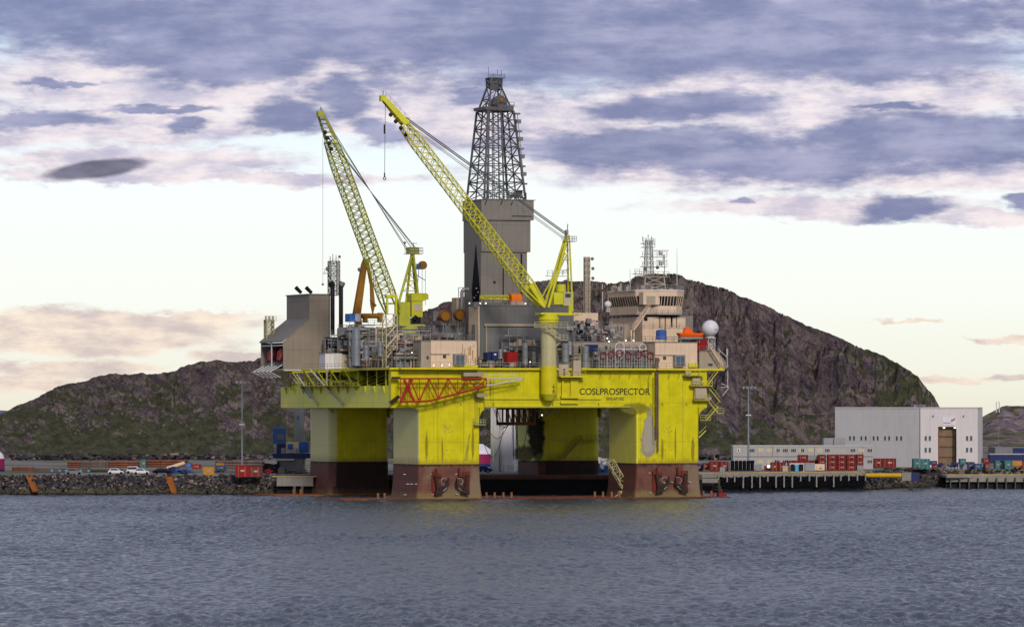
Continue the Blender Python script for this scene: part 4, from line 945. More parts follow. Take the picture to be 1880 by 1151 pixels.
m=MB(); m.box(U(1034,v_),U(1044,v_),v_-1.26,v_-1.21,Wd(545,v_),Wd(538,v_)); m.build('cab_window',M['glass_dark'],t)
foot=up(1000,567,v_); tip=up(703,180,3.)
F3=Vector(foot);T3=Vector(tip); L=Vector((0,1,0)); D3=(T3-F3)
kt=.872
knee=F3+D3*kt
m=MB(); m.lattice(F3+D3*.11,knee,L,[(0,3.0,2.7),(.9,2.8,2.5),(1,2.4,1.7)],26,.15,.075); m.build('boom_lattice',M['crane_yellow'],t)
m=MB()
for s in(-1,1):
    p0=F3+D3*.015; p1=F3+D3*.11; Nn=D3.normalized().cross(L); Nn=Nn if Nn.z>0 else -Nn
    for (ha,hb) in((-.4,-1.35),(.4,1.35)): m.tube(p0+L*s*1.4+Nn*ha,p1+L*s*1.5+Nn*hb,.22,6)
    m.add([p0+L*s*1.4-Nn*.5,p0+L*s*1.4+Nn*.5,p1+L*s*1.45+Nn*1.25,p1+L*s*1.45-Nn*.1],[(0,1,2,3)])
    m.add([p0+L*s*1.34-Nn*.5,p0+L*s*1.34+Nn*.5,p1+L*s*1.39+Nn*1.25,p1+L*s*1.39-Nn*.1],[(3,2,1,0)])
m.build('boom_foot',M['crane_yellow'],t)
def head(m,knee,tip3,L,Nn,w0,w1,h0,h1):
    # plated boom head, tapering
    for s in(-1,1):
        a=[knee+L*s*w0+Nn*h0,knee+L*s*w0-Nn*h0*.2,tip3+L*s*w1-Nn*h1,tip3+L*s*w1+Nn*h1]
        o=L*s*.06; m.add(a+[x+o for x in a],[(0,1,2,3),(7,6,5,4),(0,3,7,4),(1,2,6,5),(0,1,5,4),(3,2,6,7)])
    for k in range(7):
        q=k/6; c=knee.lerp(tip3,q); hh=h0+(h1-h0)*q; ww=w0+(w1-w0)*q; m.bar(c-L*ww+Nn*hh,c+L*ww+Nn*hh,.2); m.bar(c-L*ww-Nn*hh*.5,c+L*ww-Nn*hh*.5,.15)
Nn=D3.normalized().cross(L); Nn=Nn if Nn.z>0 else -Nn
m=MB(); head(m,knee,T3,L,Nn,1.2,.6,1.2,.55); m.box(T3.x-.7,T3.x+.6,T3.y-.6,T3.y+.6,T3.z-.8,T3.z+.5); m.build('boom_head',M['crane_yellow'],t)
m=MB(); m.rail([tuple(knee+Nn*1.2-L*1.2),tuple(T3+Nn*.6-L*.6)],1.,1.5,.05); m.tube(T3+Vector((0,0,.5)),T3+Vector((.1,0,1.6)),.12,5); m.build('head_rail',M['rail_grey'],t)
m=MB(); [m.sphere(tuple(knee+D3.normalized()*(-2.0+k*1.9)-Nn*(1.0)),.5,8,6) for k in range(4)]; m.build('sheave',M['anchor_black'],t)
AT=Vector(up(1041,432,v_))
m=MB()
for s in(-1,1):
    o=L*1.2*s; m.tube(F3+o*1.1+Vector((.4,0,.3)),AT+o*.5,.34,8); m.tube(Vector(up(1048,575,v_))+o,AT+o*.5+Vector((.3,0,0)),.22,8); m.tube(F3+Vector((-1.2+1.0,0,0))+o*1.1+Vector((0,0,2.5)),AT+o*.6+Vector((-.1,0,-4)),.16,6)
for k in range(7): z=Wd(565-k*18,v_); m.bar((U(1044-k*.3,v_),v_-1,z),(U(1044-k*.3,v_),v_+1,z),.14)
m.build('mast_frame',M['crane_yellow'],t)
m=MB(); a,b=U(1028,v_),U(1055,v_); z=Wd(441,v_); m.box(a+1,b,v_-1.2,v_+1.2,z-.12,z); m.rail([(a,v_-1.2,z),(b,v_-1.2,z),(b,v_+1.2,z)],1.1,1,.06); m.tube(AT,AT+Vector((.2,0,2.6)),.12,5); m.box(AT.x-.4,AT.x+.2,v_-.4,v_+.4,AT.z,AT.z+1.2)
m.build('mast_platform',M['rail_grey'],t); m=MB(); z=Wd(505,v_); m.box(U(1008,v_),U(1045,v_),v_+1.,v_+2.2,z-.1,z); m.rail([(U(1008,v_),v_+1,z),(U(1045,v_),v_+1,z)],1.2,1.2,.06)
for k in range(3): z=Wd(480+k*22,v_); m.rail([(U(1030+k,v_),v_+1.4,z),(U(1046,v_),v_+1.4,z)],1.,1.,.06)
m.build('mast_platform',M['rail_grey'],t); m=MB(); z=Wd(577,v_); m.box(U(1045,v_),U(1062,v_),v_-2,v_+2,z-.1,z); m.rail([(U(1045,v_),v_-2,z),(U(1062,v_),v_-2,z)],1.,1,.06)
m.build('cab_platform',M['rail_grey'],t); m=MB(); z=Wd(523,v_); m.box(U(1000,v_),U(1022,v_),v_+1.,v_+2.,z-.1,z); m.rail([(U(1000,v_),v_+1,z),(U(1022,v_),v_+1,z)],1.,1,.06); m.build('mast_platform',M['rail_grey'],t)
m=MB()
for s in(-.9,-.5,.5,.9):
    for dz in(0.,.0): m.tube(knee+D3.normalized()*1.2+Nn*1.3+L*s,AT+L*s+Vector((-.3,0,.3)),.08,5)
for s in(-.7,.7): m.tube(knee+Nn*.6+L*s,AT+L*s+Vector((-.5,0,-.9)),.08,5)
m.build('pendant_rope',M['wire'],t)
m=MB(); h0=T3+Vector((.6,0,-.3)); h1=Vector(up(706,325,3.)); m.tube(h0,h1,.06,5); m.tube(Vector(up(706,229,3)),Vector(up(706,246,3)),.22,8); m.tube(h1+Vector((0,0,.9)),h1,.16,8); m.build('hook_rope',M['cable_black'],t)
m=MB(); m.torus(tuple(h1-Vector((0,0,.35))),.32,.1,'v',12,5); m.build('hook',M['cable_black'],t)
# rear crane
v_=36.; cu=U(751,v_); zp=Wd(602,v_)
t=thing('pedestal_crane','olive yellow lattice boom crane standing behind the cream lattice stair tower','crane',(cu,v_,DW))
MB().tube((cu,v_,DW),(cu,v_,zp),1.8,24).build('pedestal',M['yellow_green'],t)
m=MB(); m.tube((cu,v_,Wd(606,v_)),(cu,v_,zp+.3),2.3,24); m.box(U(728,v_),U(775,v_),v_-2,v_+2,zp+.3,zp+.7); m.build('slew_ring',M['crane_olive'],t)
m=MB(); m.box(U(729,v_),U(749,v_),v_-1.5,v_+1.8,zp+.7,Wd(556,v_)); m.build('machinery_house',M['crane_olive'],t)
m=MB(); m.box(U(750,v_),U(770,v_),v_-2.2,v_+1.5,zp+2.4,Wd(554,v_)); m.prism([(U(749,v_),Wd(554,v_)),(U(749,v_),Wd(543,v_)),(U(752,v_),Wd(540,v_)),(U(777,v_),Wd(540,v_)),(U(780,v_),Wd(543,v_)),(U(780,v_),Wd(551,v_)),(U(776,v_),Wd(552,v_)),(U(772,v_),Wd(554,v_))],lambda p,q:(p[0],q,p[1]),v_-2.4,v_+1.6); m.build('cab',M['yellow_green'],t)
m=MB(); m.box(U(754,v_),U(766,v_),v_-2.26,v_-2.21,Wd(573,v_),Wd(559,v_)); m.build('cab_window',M['beige'],t)
m=MB(); m.box(U(753,v_),U(767,v_),v_-2.0,v_-1.4,zp+.8,Wd(577,v_)); m.tube(up(760,588,v_-2.1),up(764,580,v_-2.1),.5,8); m.build('winch',M['dark'],t)
foot=Vector(up(722,575,v_)); tip=Vector(up(588,208,v_-40.)); D3=tip-foot; L=Vector((D3.y,-D3.x,0)).normalized()
knee=foot+D3*.87
m=MB(); m.lattice(foot+D3*.10,knee,L,[(0,3.5,2.6),(.85,3.2,2.4),(1,2.4,1.7)],24,.16,.085); m.build('boom_lattice',M['crane_olive'],t)
Nn=D3.normalized().cross(L); Nn=Nn if Nn.z>0 else -Nn
m=MB()
for s in(-1,1):
    p0=foot+L*s*1.7; p1=foot+D3*.10+L*s*1.7
    for ha,hb in((-.4,-1.3),(.4,1.3)): m.tube(p0+Nn*ha,p1+Nn*hb,.24,6)
m.bar(foot+D3*.05-L*1.7,foot+D3*.05+L*1.7,.4); m.build('boom_foot',M['crane_olive'],t)
m=MB(); head(m,knee,tip,L,Nn,1.2,.65,1.2,.5); m.box(tip.x-.7,tip.x+.7,tip.y-.6,tip.y+.6,tip.z-.8,tip.z+.4); m.build('boom_head',M['crane_olive'],t)
m=MB(); m.rail([tuple(knee+Nn*1.2),tuple(tip+Nn*.6)],1.,1.5,.05); m.tube(tip+Vector((0,0,.4)),tip+Vector((.1,0,1.3)),.12,5); m.build('head_rail',M['rail_grey'],t)
m=MB(); [m.sphere(tuple(knee+D3.normalized()*(-1.8+k*1.8)-Nn),.5,8,6) for k in range(4)]; m.build('sheave',M['anchor_black'],t)
AT=Vector(up(757,462,v_))
m=MB()
for pa,off in(((731,560),-1.4),((745,562),1.2),((768,545),-1.6),((764,545),1.6)): m.tube(Vector(up(*pa,v_+off)),AT+Vector((0,off*.3,0)),.3,8)
for k in range(4):
    y=480+k*18; q=(y-462)/98; a=Vector(up(757-22*q,y,v_-.8)); b=Vector(up(757+9*q,y,v_-.8)); m.bar(a,b,.2); 
    if k<3: q2=(y+18-462)/98; m.bar(a,Vector(up(757+9*q2,y+18,v_-.8)),.12); m.bar(b,Vector(up(757-22*q2,y+18,v_-.8)),.12)
m.box(AT.x-1.2,AT.x+1.2,v_-1,v_+1,AT.z-.6,AT.z+1.); m.build('mast_frame',M['crane_olive'],t)
m=MB(); z=Wd(468,v_); a,b=U(744,v_),U(773,v_); m.box(a,b,v_-1.2,v_+1.2,z-.1,z); m.rail([(a,v_-1.2,z),(b,v_-1.2,z),(b,v_+1.2,z)],1.4,.9,.07); m.bar(up(759,462,v_),up(759,446,v_),.16); m.bar(up(758,447,v_),up(766,447,v_),.14); m.sphere(up(743,446,v_),.35,8,6); m.bar(up(744,466,v_),up(743,447,v_),.08); m.build('mast_platform',M['rail_grey'],t)
m=MB()
for s in(-1.2,-.8,.3,.9,1.2): m.tube(knee+Nn*1.3+L*s,AT+Vector((-.3+s*.9,0,.6+s*.3)),.085,5)
m.build('pendant_rope',M['wire'],t)
m=MB(); h0=tip+Vector((.6,0,-.3)); m.tube(h0,h0+Vector((0,0,-38)),.045,5); m.sphere(tuple(h0+Vector((0,0,-38))),.3,8,6); m.build('hook_rope',M['wire'],t)
m=MB(); a=up(777,487,v_-.5); m.tube(a,(a[0],a[1]+.8,a[2]),1.0,16); m.build('hose_reel',M['amber'],t)
m=MB(); a=up(770,489,v_-.5); m.box(a[0]-.5,a[0]+.5,a[1],a[1]+.8,a[2]-.7,a[2]+.6); m.tube(up(769,494,v_),up(766,530,v_),.08); m.tube(up(765,505,v_),up(781,515,v_),.09); m.tube(up(781,495,v_),up(781,560,v_),.05); m.tube(up(775,495,v_),up(775,560,v_),.05); m.build('reel_bracket',M['blue'],t)
# knuckle boom crane
v_=50.; t=thing('knuckle_crane','amber folding knuckle boom crane standing on deck left of the rear lattice crane','crane',up(660,600,v_))
m=MB(); m.prism([fp(a,b,v_) for a,b in((648,578),(664,486),(668,475),(674,476),(661,578))],lambda p,q:(p[0],q,p[1]),v_-.6,v_+.6); m.build('main_boom',M['amber'],t)
m=MB(); m.prism([fp(a,b,v_) for a,b in((668,476),(673,475),(682,522),(686,560),(682,578),(678,560),(677,524))],lambda p,q:(p[0],q,p[1]),v_-1.1,v_-.62); m.tube(up(680,550,v_-1.2),up(690,562,v_-1.2),.3); m.build('jib',M['amber'],t)
m=MB(); m.tube(up(664,580,v_-1),up(697,580,v_-1),.6,8); m.box(U(665,v_),U(671,v_),v_-1.5,v_-.2,Wd(594,v_),Wd(578,v_)); m.box(U(692,v_),U(700,v_),v_-1.5,v_-.2,Wd(593,v_),Wd(576,v_)); m.build('crosshead',M['amber'],t)
m=MB(); m.tube(up(658,600,v_),up(656,576,v_),.9,10); m.tube((U(658,v_),v_,DW),up(658,600,v_),.9,10); MB().sphere(up(660,495,v_-.8),.5,8,6).build('boom_pin',M['mid_grey'],t); m.build('pedestal',M['amber'],t)
# ---------------------------------------------------------------- cream stair tower
v_=10.; a,b=U(709,v_),U(729,v_); t=thing('stair_tower','narrow cream lattice stair tower rising from the yellow deck edge at left','stair tower',((a+b)/2,v_,DW))
m=MB(); m.tower((a+b)/2,v_+1.2,(b-a)/2,1.2,DW,(b-a)/2,1.2,Wd(578,v_),5,.15,.08,x=False); m.build('frame',M['cream_pole'],t)
m=MB()
for k in range(5):
    z0=DW+k*(Wd(578,v_)-DW)/5; z1=z0+(Wd(578,v_)-DW)/5; m.bar((a+.2,v_-.05,z0),(b-.2,v_-.05,z1),.22)
m.build('stair_flight',M['cream'],t)
m=MB(); 
for px in(711,727): m.bar((U(px,v_),v_,Wd(578,v_)),(U(px,v_),v_,Wd(543,v_)),.4)
m.box(U(710,v_),U(729,v_),v_-.3,v_+1.5,Wd(548,v_),Wd(543,v_)); m.build('head_frame',M['crane_yellow'],t)
# ---------------------------------------------------------------- cream deck houses on the front edge
def house(name,label,px0,px1,pyt,v,dep,mat,opts=()):
    t=thing(name,label,'deck house',(U(px0,v),v,DW))
    MB().box(U(px0,v),U(px1,v),v,v+dep,DW,Wd(pyt,v)).build('wall',M[mat],t)
    m=MB(); m.box(U(px0,v)-.15,U(px1,v)+.15,v-.15,v+dep+.15,Wd(pyt,v)+.003,Wd(pyt,v)+.18); m.rail([(U(px0,v),v,Wd(pyt,v)+.18),(U(px1,v),v,Wd(pyt,v)+.18)],1.1,2.,.05); m.build('roof',M['mid_grey'],t)
    for o in opts:
        if o[0]=='win': MB().box(U(o[1],v),U(o[2],v),v-.06,v-.01,Wd(o[4],v),Wd(o[3],v)).build('window',M['glass_dark'],t)
        if o[0]=='unit':
            q=MB().box(U(o[1],v),U(o[2],v),v-1.3,v-.02,Wd(o[4],v),Wd(o[3],v)).build('louvre_unit',M['steel_grey'],t)
            x0,x1=U(o[1]+3,v),U(o[2]-2,v); MB().box(x0,(x0+x1)/2-.1,v-1.36,v-1.31,Wd(o[4]-2,v),Wd(o[3]+3,v)).box((x0+x1)/2+.1,x1,v-1.36,v-1.31,Wd(o[4]-2,v),Wd(o[3]+3,v)).build('grille',M['glass_blue'],q)
        if o[0]=='rust':
            q=MB(); rr=random.Random(3)
            for i in range(26): x=U(rr.uniform(o[1],o[2]),v); z=Wd(rr.uniform(630,660),v); q.box(x,x+.12,v-.012,v-.003,z-rr.uniform(.4,2.4),z)
            q.build('rust_streak',M['amber'],t)
        if o[0]=='line': MB().box(U(o[1],v),U(o[2],v),v-.2,v-.02,Wd(o[3]+1.2,v),Wd(o[3],v)).build('trim',M['mid_grey'],t)
        if o[0]=='sill': MB().box(U(o[1],v),U(o[2],v),v-.5,v-.02,Wd(o[4],v),Wd(o[3],v)).build('coaming',M['crane_yellow'],t)
    return t
house('deck_house','cream deck house with rust streaks and a grey louvre unit near the rear crane',791,875,625.5,1.5,7,'cream',[('win',813,819,652,658),('unit',831,850,650,671),('rust',838,874),('line',791,826,650),('sill',831,876,670,675)])
house('deck_house','cream deck house with a grey louvre unit below the orange rescue boat',1203,1280,627,1.5,7,'cream',[('win',1217,1223,653,659),('unit',1235,1254,650,671),('line',1203,1235,650),('sill',1263,1279,665,673)])
t=house('deck_house','low cream deck house with an outside stair at the right end of the deck',1284,1322,643,3,8,'cream_dull',[('win',1300,1308,666,671)])
m=MB(); m.stairs((U(1301,2),1.8,Wd(636,2)),(U(1324,2),1.8,Wd(672,2)),(0,-1,0),.8,.12); m.build('stair',M['cream'],t)
m=MB(); m.box(U(1322,3),U(1336,3),3.5,7,DW,Wd(668,3)); m.prism([(U(1322,3),Wd(668,3)),(U(1336,3),Wd(668,3)),(U(1336,3),Wd(662,3)),(U(1322,3),Wd(646,3))],lambda p,q:(p[0],q,p[1]),4,6.5); m.build('annex',M['cream_dull'],t)
house('deck_house','narrow grey shed with a small window attached left of the rusty cream deck house',773,790,627,2,5,'cream_dull',[('win',783,787,654,660)])
t=house('equipment_cabin','white equipment cabin below the beige engine house at the deck edge',597,613,650,44,4,'white',[])
MB().box(U(613,44)+.02,U(628,44),44,48,DW,Wd(650,44)).build('front_panel',M['offwhite'],t); MB().box(U(628,44)+.02,U(640,44),44.2,48,DW,Wd(652,44)).build('end_panel',M['beige'],t)
# ================================================================ ACCOMMODATION AND BRIDGE
v0=24.
b=thing('bridge_house','cream bridge house with slanted wheelhouse windows and radar mast at right of the deck','bridge house',(U(1182,v0),v0,DW))
def bx(px0,px1,y0,y1,va,vb): return MB().box(U(px0,v0),U(px1,v0),va,vb,Wd(y1,v0),Wd(y0,v0))
bx(1181,1260,580,640,v0+.5,v0+20).build('middle_wall',M['cream'],b)
bx(1140,1181,592,640,v0+8,v0+20).build('rear_wall',M['cream_dull'],b)
# wheelhouse: chamfered plan, windows slanting outwards
def ring(z,gx,gy): 
    x0,x1=U(1184,v0),U(1258,v0); c=3.2
    return [(x0-gx,v0+c,z),(x0+c,v0-gy,z),(x1-c*.8,v0-gy,z),(x1+gx,v0+c,z),(x1+gx,v0+20,z),(x0-gx,v0+20,z)]
def band(zs): 
    m=MB(); n=6; vs=[]
    for z,g_ in zs: vs+=ring(z,g_,g_)
    m.add(vs,[(j*n+i,j*n+(i+1)%n,(j+1)*n+(i+1)%n,(j+1)*n+i) for j in range(len(zs)-1) for i in range(n)]+[tuple(range(n)),tuple(range((len(zs)-1)*n,len(zs)*n))]); return m
zf,zs_,zh,zr_=Wd(574,v0),Wd(559,v0),Wd(541,v0),Wd(531,v0)
band([(zf,.6),(zs_,.6)]).build('wheelhouse_base',M['cream'],b)
band([(zs_+.002,.25),(zh,.9)]).build('wheelhouse_glass',M['glass_dark'],b)
band([(zh+.002,1.0),(zr_,1.05)]).build('wheelhouse_roof',M['cream'],b); band([(zr_+.003,1.2),(zr_+.3,1.2)]).build('roof_edge',M['white'],b)
band([(Wd(576,v0),1.1),(zf-.005,1.1)]).build('wheelhouse_floor',M['mid_grey'],b)
m=MB()
lo,hi=ring(zs_,.32,.32),ring(zh,.97,.97)
for i,k in((0,3),(1,6),(2,3),(3,8),(5,12)):
    j=(i+1)%6
    for q in range(k+1):
        t_=q/k; p=Vector(lo[i]).lerp(Vector(lo[j]),t_); r=Vector(hi[i]).lerp(Vector(hi[j]),t_); m.bar(p,r,.13 if q%k else .28)
m.build('window_mullion',M['cream'],b)
bx(1178,1208,534,557,v0-1.0,v0+1.5).build('corner_cabin',M['cream'],b)
MB().box(U(1184,v0),U(1200,v0),v0-1.08,v0-1.01,Wd(556,v0),Wd(541,v0)).build('cabin_door',M['cream_dull'],b)
m=MB(); z=Wd(576,v0); m.rail([(U(1178,v0),v0-1.6,z),(U(1266,v0),v0-1.6,z)],1.1,1.5,.06); z=Wd(530,v0); m.rail([ring(z,1,1)[i] for i in(5,0,1,2,3)],1.2,1.2,.06); m.rail([(U(1150,v0),v0-.5,Wd(600,v0)),(U(1262,v0),v0-.5,Wd(600,v0))],1.1,2,.05); m.build('handrail',M['rail_grey'],b)
m=MB(); m.stairs((U(1158,v0),v0-.8,Wd(605,v0)),(U(1188,v0),v0-.8,Wd(562,v0)),(0,-1,0),1.,.14); m.bar((U(1156,v0),v0-.8,DW),(U(1156,v0),v0-.8,Wd(604,v0)),.35); m.bar((U(1161,v0),v0-.8,DW),(U(1161,v0),v0-.8,Wd(604,v0)),.3); m.build('stair',M['cream'],b)
m=MB(); 
for px0,px1,y0,y1 in((1184,1190,580,587),(1212,1213.5,580,600),(1222,1223.5,580,640),(1233,1236,575,598),(1243,1244,576,600)): m.box(U(px0,v0),U(px1,v0),v0+.40,v0+.48,Wd(y1,v0),Wd(y0,v0))
m.build('wall_fitting',M['dark'],b)
MB().box(U(1260,v0)+.02,U(1291,v0),v0+6,v0+16,DW,Wd(576,v0)).build('aft_block',M['clad_grey'],b)
m=MB()
rr=random.Random(8)
for i in range(26): a=U(rr.uniform(1140,1255),v0); vv=rr.uniform(v0+1,v0+12); h=rr.uniform(.5,1.8); MB().box(a,a+rr.uniform(.3,.9),vv,vv+.6,zr_,zr_+h).build('roof_locker',M['cream_dull'],b)
# radar mast
v_=v0+7; t=thing('radar_mast','tall grey radar mast with stacked platforms on the wheelhouse roof','radar mast',(U(1191,v_),v_,zr_))
a=U(1191,v_); m=MB(); m.tower(a,v_,.95,.95,Wd(505,v_),.6,.6,Wd(437,v_),8,.10,.05); m.build('lattice',M['mast_grey'],t)
m=MB(); m.tower(U(1196,v_),v_,2.8,2,zr_,2.4,1.8,Wd(505,v_),2,.2,.12); m.box(U(1170,v_),U(1221,v_),v_-2,v_+2,Wd(506,v_),Wd(504.5,v_)); m.rail([(U(1161,v_),v_-2,Wd(505,v_)),(U(1222,v_),v_-2,Wd(505,v_))],1.2,1.4,.07); m.build('base_frame',M['cream_dull'],t)
for (pa,pb,py) in((1178,1200,443),(1179,1200,450),(1177,1222,468),(1177,1222,486),(1163,1180,500)):
    m=MB(); z=Wd(py,v_); m.box(U(pa,v_),U(pb,v_),v_-.8,v_+.8,z-.13,z); m.rail([(U(pa,v_),v_-.8,z),(U(pb,v_),v_-.8,z)],1.1,1.1,.06); m.build('platform',M['mast_grey'],t)
for (pa,pb,py) in((1198,1227,456),(1205,1225,474.5)):
    m=MB(); z=Wd(py,v_); m.box(U(pa,v_),U(pb,v_),v_-.15,v_+.15,z-.12,z+.12); m.box(U(1213,v_)-.4,U(1213,v_)+.4,v_-.3,v_+.3,z-1.2,z-.12); m.build('radar_scanner',M['offwhite'],t)
m=MB()
for px,y0,y1 in((1180,443,434),(1186,443,437),(1190,437,431),(1196,443,434),(1199,445,438),(1220,505,468),(1218,486,468)): m.bar(up(px,y0,v_),up(px,y1,v_),.13)
for px,y in((1184,494),(1207,491)): m.sphere(up(px,y,v_),.45,8,6)
m.build('aerial',M['mid_grey'],t)
for px,pyt,lab in((1157,491,'thin white whip aerial at the left of the wheelhouse roof'),(1243,452,'long thin white whip aerial at the right of the wheelhouse roof')):
    solo(MB().tube((U(px,v_),v_,zr_),(U(px,v_),v_,Wd(pyt,v_)),.10,5,.05),'whip_aerial',M['offwhite'],lab,'aerial',(U(px,v_),v_,zr_),group='whip aerials on the bridge')
v_=36; t=thing('light_pole','thin pole with a red top lamp between the square mast and the bridge house','light pole',(U(1106,v_),v_,Wd(570,v_)))
MB().bar(up(1106,570,v_),up(1106,517,v_),.18).build('pole',M['offwhite'],t); MB().box(U(1102,v_),U(1110,v_),v_-.4,v_+.4,Wd(518,v_),Wd(516,v_)).build('lamp_head',M['dark_red'],t); MB().sphere(up(1106,533,v_-.2),.25,8,6).build('red_light',M['red'],t)
# front lower blocks of the accommodation
v1=12.
t=thing('accommodation_block','long low beige accommodation block behind the row of red hoops','deck building',(U(1052,v1),v1,DW))
MB().box(U(1052,v1),U(1205,v1),v1,v1+10,DW,Wd(627,v1)).build('lower_wall',M['cream_dull'],t)
MB().box(U(1140,v1),U(1196,v1),v1-.4,v1-.02,DW,Wd(626,v1)).build('pale_panel',M['beige'],t)
MB().box(U(1068,v1),U(1130,v1),v1+11,v1+18,DW,Wd(598,v1)).build('upper_wall',M['mid_grey'],t)
MB().box(U(1090,v1),U(1135,v1),v1+12,v1+17,Wd(598,v1),Wd(571,v1)).build('top_wall',M['cream'],t)
m=MB(); z=Wd(627,v1); m.box(U(1050,v1),U(1206,v1),v1-.2,v1+10.2,z+.003,z+.2); m.rail([(U(1052,v1),v1,z+.2),(U(1290,v1),v1,z+.2)],1.2,1.8,.06); z=Wd(596,v1); m.rail([(U(1056,v1),v1+11,z),(U(1130,v1),v1+11,z)],1.2,1.8,.06); m.build('handrail',M['mid_grey'],t)
m=MB()
for px in(1062,1078,1092,1111,1129): m.box(U(px,v1),U(px+4,v1),v1-.06,v1-.01,Wd(648,v1),Wd(634,v1))
m.build('window_opening',M['dark'],t)
m=MB(); 
for i in range(55):
    px=rr.uniform(1056,1150); y=rr.uniform(588,626); vv=v1+rr.uniform(.3,10); s=rr.uniform(.3,1.3); MB().box(U(px,v1),U(px,v1)+s,vv,vv+.8,Wd(y,v1),Wd(y,v1)+rr.uniform(.2,1.2)).build('roof_locker',M[rr.choice(['mid_grey','cream_dull','pipe_grey','dark'])],t)
lamp(t,[up(px,py,v1-.6) for px,py in((1149,625),(1163,625),(1115,621),(1118,627))],.26)
# small white dome and its big neighbour
def dome(px,py,r,v,zb,lab,mark=False,name='satellite_dome'):
    a,z=U(px,v),Wd(py,v); t=thing(name,lab,'satellite dome',(a,v,zb),group='white satellite domes')
    MB().sphere((a,v,z),r,32,20).build('dome',M['white'],t); MB().tube((a,v,z-r*.98),(a,v,z-r*1.12),r*.5,18).build('collar',M['offwhite'],t)
    m=MB(); m.tower(a,v,r*.42,r*.42,zb,r*.42,r*.42,z-r*1.1,2,.09,.06); m.box(a-r*.5,a+r*.5,v-r*.5,v+r*.5,z-r*1.2,z-r*1.1); m.build('frame',M['offwhite'],t)
    if mark: MB().box(a+.2,a+1.0,v-r*.985,v-r*.97,z-.35,z-.2).build('mark',M['mid_grey'],t)
    return t
dome(1304,600,1.95,14,Wd(643,14),'large white satellite dome on a frame at the far right of the deck',True)
dome(1116,557,.85,32,Wd(571,32),'small white satellite dome on the roof left of the bridge house')
# rescue boat, drums, cabinets on the roof of the right deck house
v_=5; t=thing('rescue_boat','small orange rescue boat on the roof of the right cream deck house','boat',up(1265,619,v_))
x0,x1=U(1243,v_),U(1291,v_); zb=Wd(617,v_)
MB().loft([((x0+x1)/2,v_,(x1-x0)*.40,.6,.3,zb),((x0+x1)/2,v_,(x1-x0)*.46,.95,.5,zb+.5),((x0+x1)/2,v_,(x1-x0)*.5,1.05,.6,zb+1.0)]).build('hull',M['boat_orange'],t)
MB().prism([(x0+1.6,zb+1.0),(x0+2.0,zb+2.3),(x0+2.8,zb+2.4),(x0+4.,zb+1.0)],lambda p,q:(p[0],q,p[1]),v_-.6,v_+.6).build('console',M['boat_orange'],t)
MB().tube((x1-1.2,v_,zb+1.),(x1-1.,v_,zb+1.4),.35,8).build('engine',M['dark'],t)
m=MB(); m.box(x0+.5,x1-.5,v_-.8,v_-.6,zb-.35,zb-.02); m.box(x0+.5,x1-.5,v_+.6,v_+.8,zb-.35,zb-.02); [m.bar((x,v_,Wd(627,v_)),(x,v_,zb-.1),.2) for x in(x0+1,x1-1)]; m.build('cradle',M['rail_grey'],t)
def tank(px,pr,y0,y1,v,mat,lab,name='tank',cat='tank',group=None,horiz=False,dome_=True):
    a=U(px,v); r=(U(px+pr,v)-U(px-pr,v))/2; t=thing(name,lab,cat,(a,v,Wd(y1,v)),group=group)
    m=MB(); m.tube((a,v,Wd(y1,v)),(a,v,Wd(y0,v)-(.25 if dome_ else 0)),r,16); m.build('shell',M[mat],t)
    if dome_: MB().tube((a,v,Wd(y0,v)-.25),(a,v,Wd(y0,v)),r,16,r*.55).build('cap',M[mat],t)
    m=MB(); [m.torus((a,v,Wd(y1+(y0-y1)*q,v)),r+.02,.05,'w',16,4) for q in(.3,.7)]; m.build('hoop',M['mid_grey'],t)
    return t
tank(1214,9,603,622,5,'blue','blue round tank on the roof beside the left end of the rescue boat')
def crate(px0,px1,y0,y1,v,dep,mat,lab,name='container',cat='container',group=None,base=None):
    t=thing(name,lab,cat,(U(px0,v),v,Wd(y1,v)),group=group)
    a,b_,z0,z1=U(px0,v),U(px1,v),Wd(y1,v),Wd(y0,v)
    MB().box(a,b_,v,v+dep,z0,z1).build('body',M[mat],t)
    m=MB(); s=.12
    for x in(a,b_): 
        for y in(v,v+dep): m.bar((x,y,z0),(x,y,z1),s)
    for z in(z0,z1):
        m.bar((a,v,z),(b_,v,z),s); m.bar((a,v+dep,z),(b_,v+dep,z),s)
    m.build('frame',M[mat],t); return t
crate(1280,1297,619,640,6,3,'red','red cabinet standing below the large white satellite dome','cabinet','cabinet')
crate(904,914,646,660,4,2.5,'navy','navy blue container on deck in front of the grey doors')
crate(895,903.5,647,661,4.6,2.5,'navy','small dark blue container squeezed left of the navy one')
crate(932,950,646,665,3.5,2.5,'red','bright red container on the front edge of the deck')
m=MB(); m.box(U(907,4),U(911,4),3.93,3.97,Wd(652,4),Wd(649,4)); m.build('sign',M['white'],bpy.data.objects['container'])
crate(642,652,578,592,46,3,'skyblue','small blue cabin on top of the plant left of the knuckle crane','cabin','cabin')
crate(652.5,662,578,591,46,3,'white','small white cabin beside the blue one at the knuckle crane','cabin','cabin')
crate(1080,1097,632,643,9,2,'navy','dark blue winch box on the deck right of the crane pedestal','winch','winch')
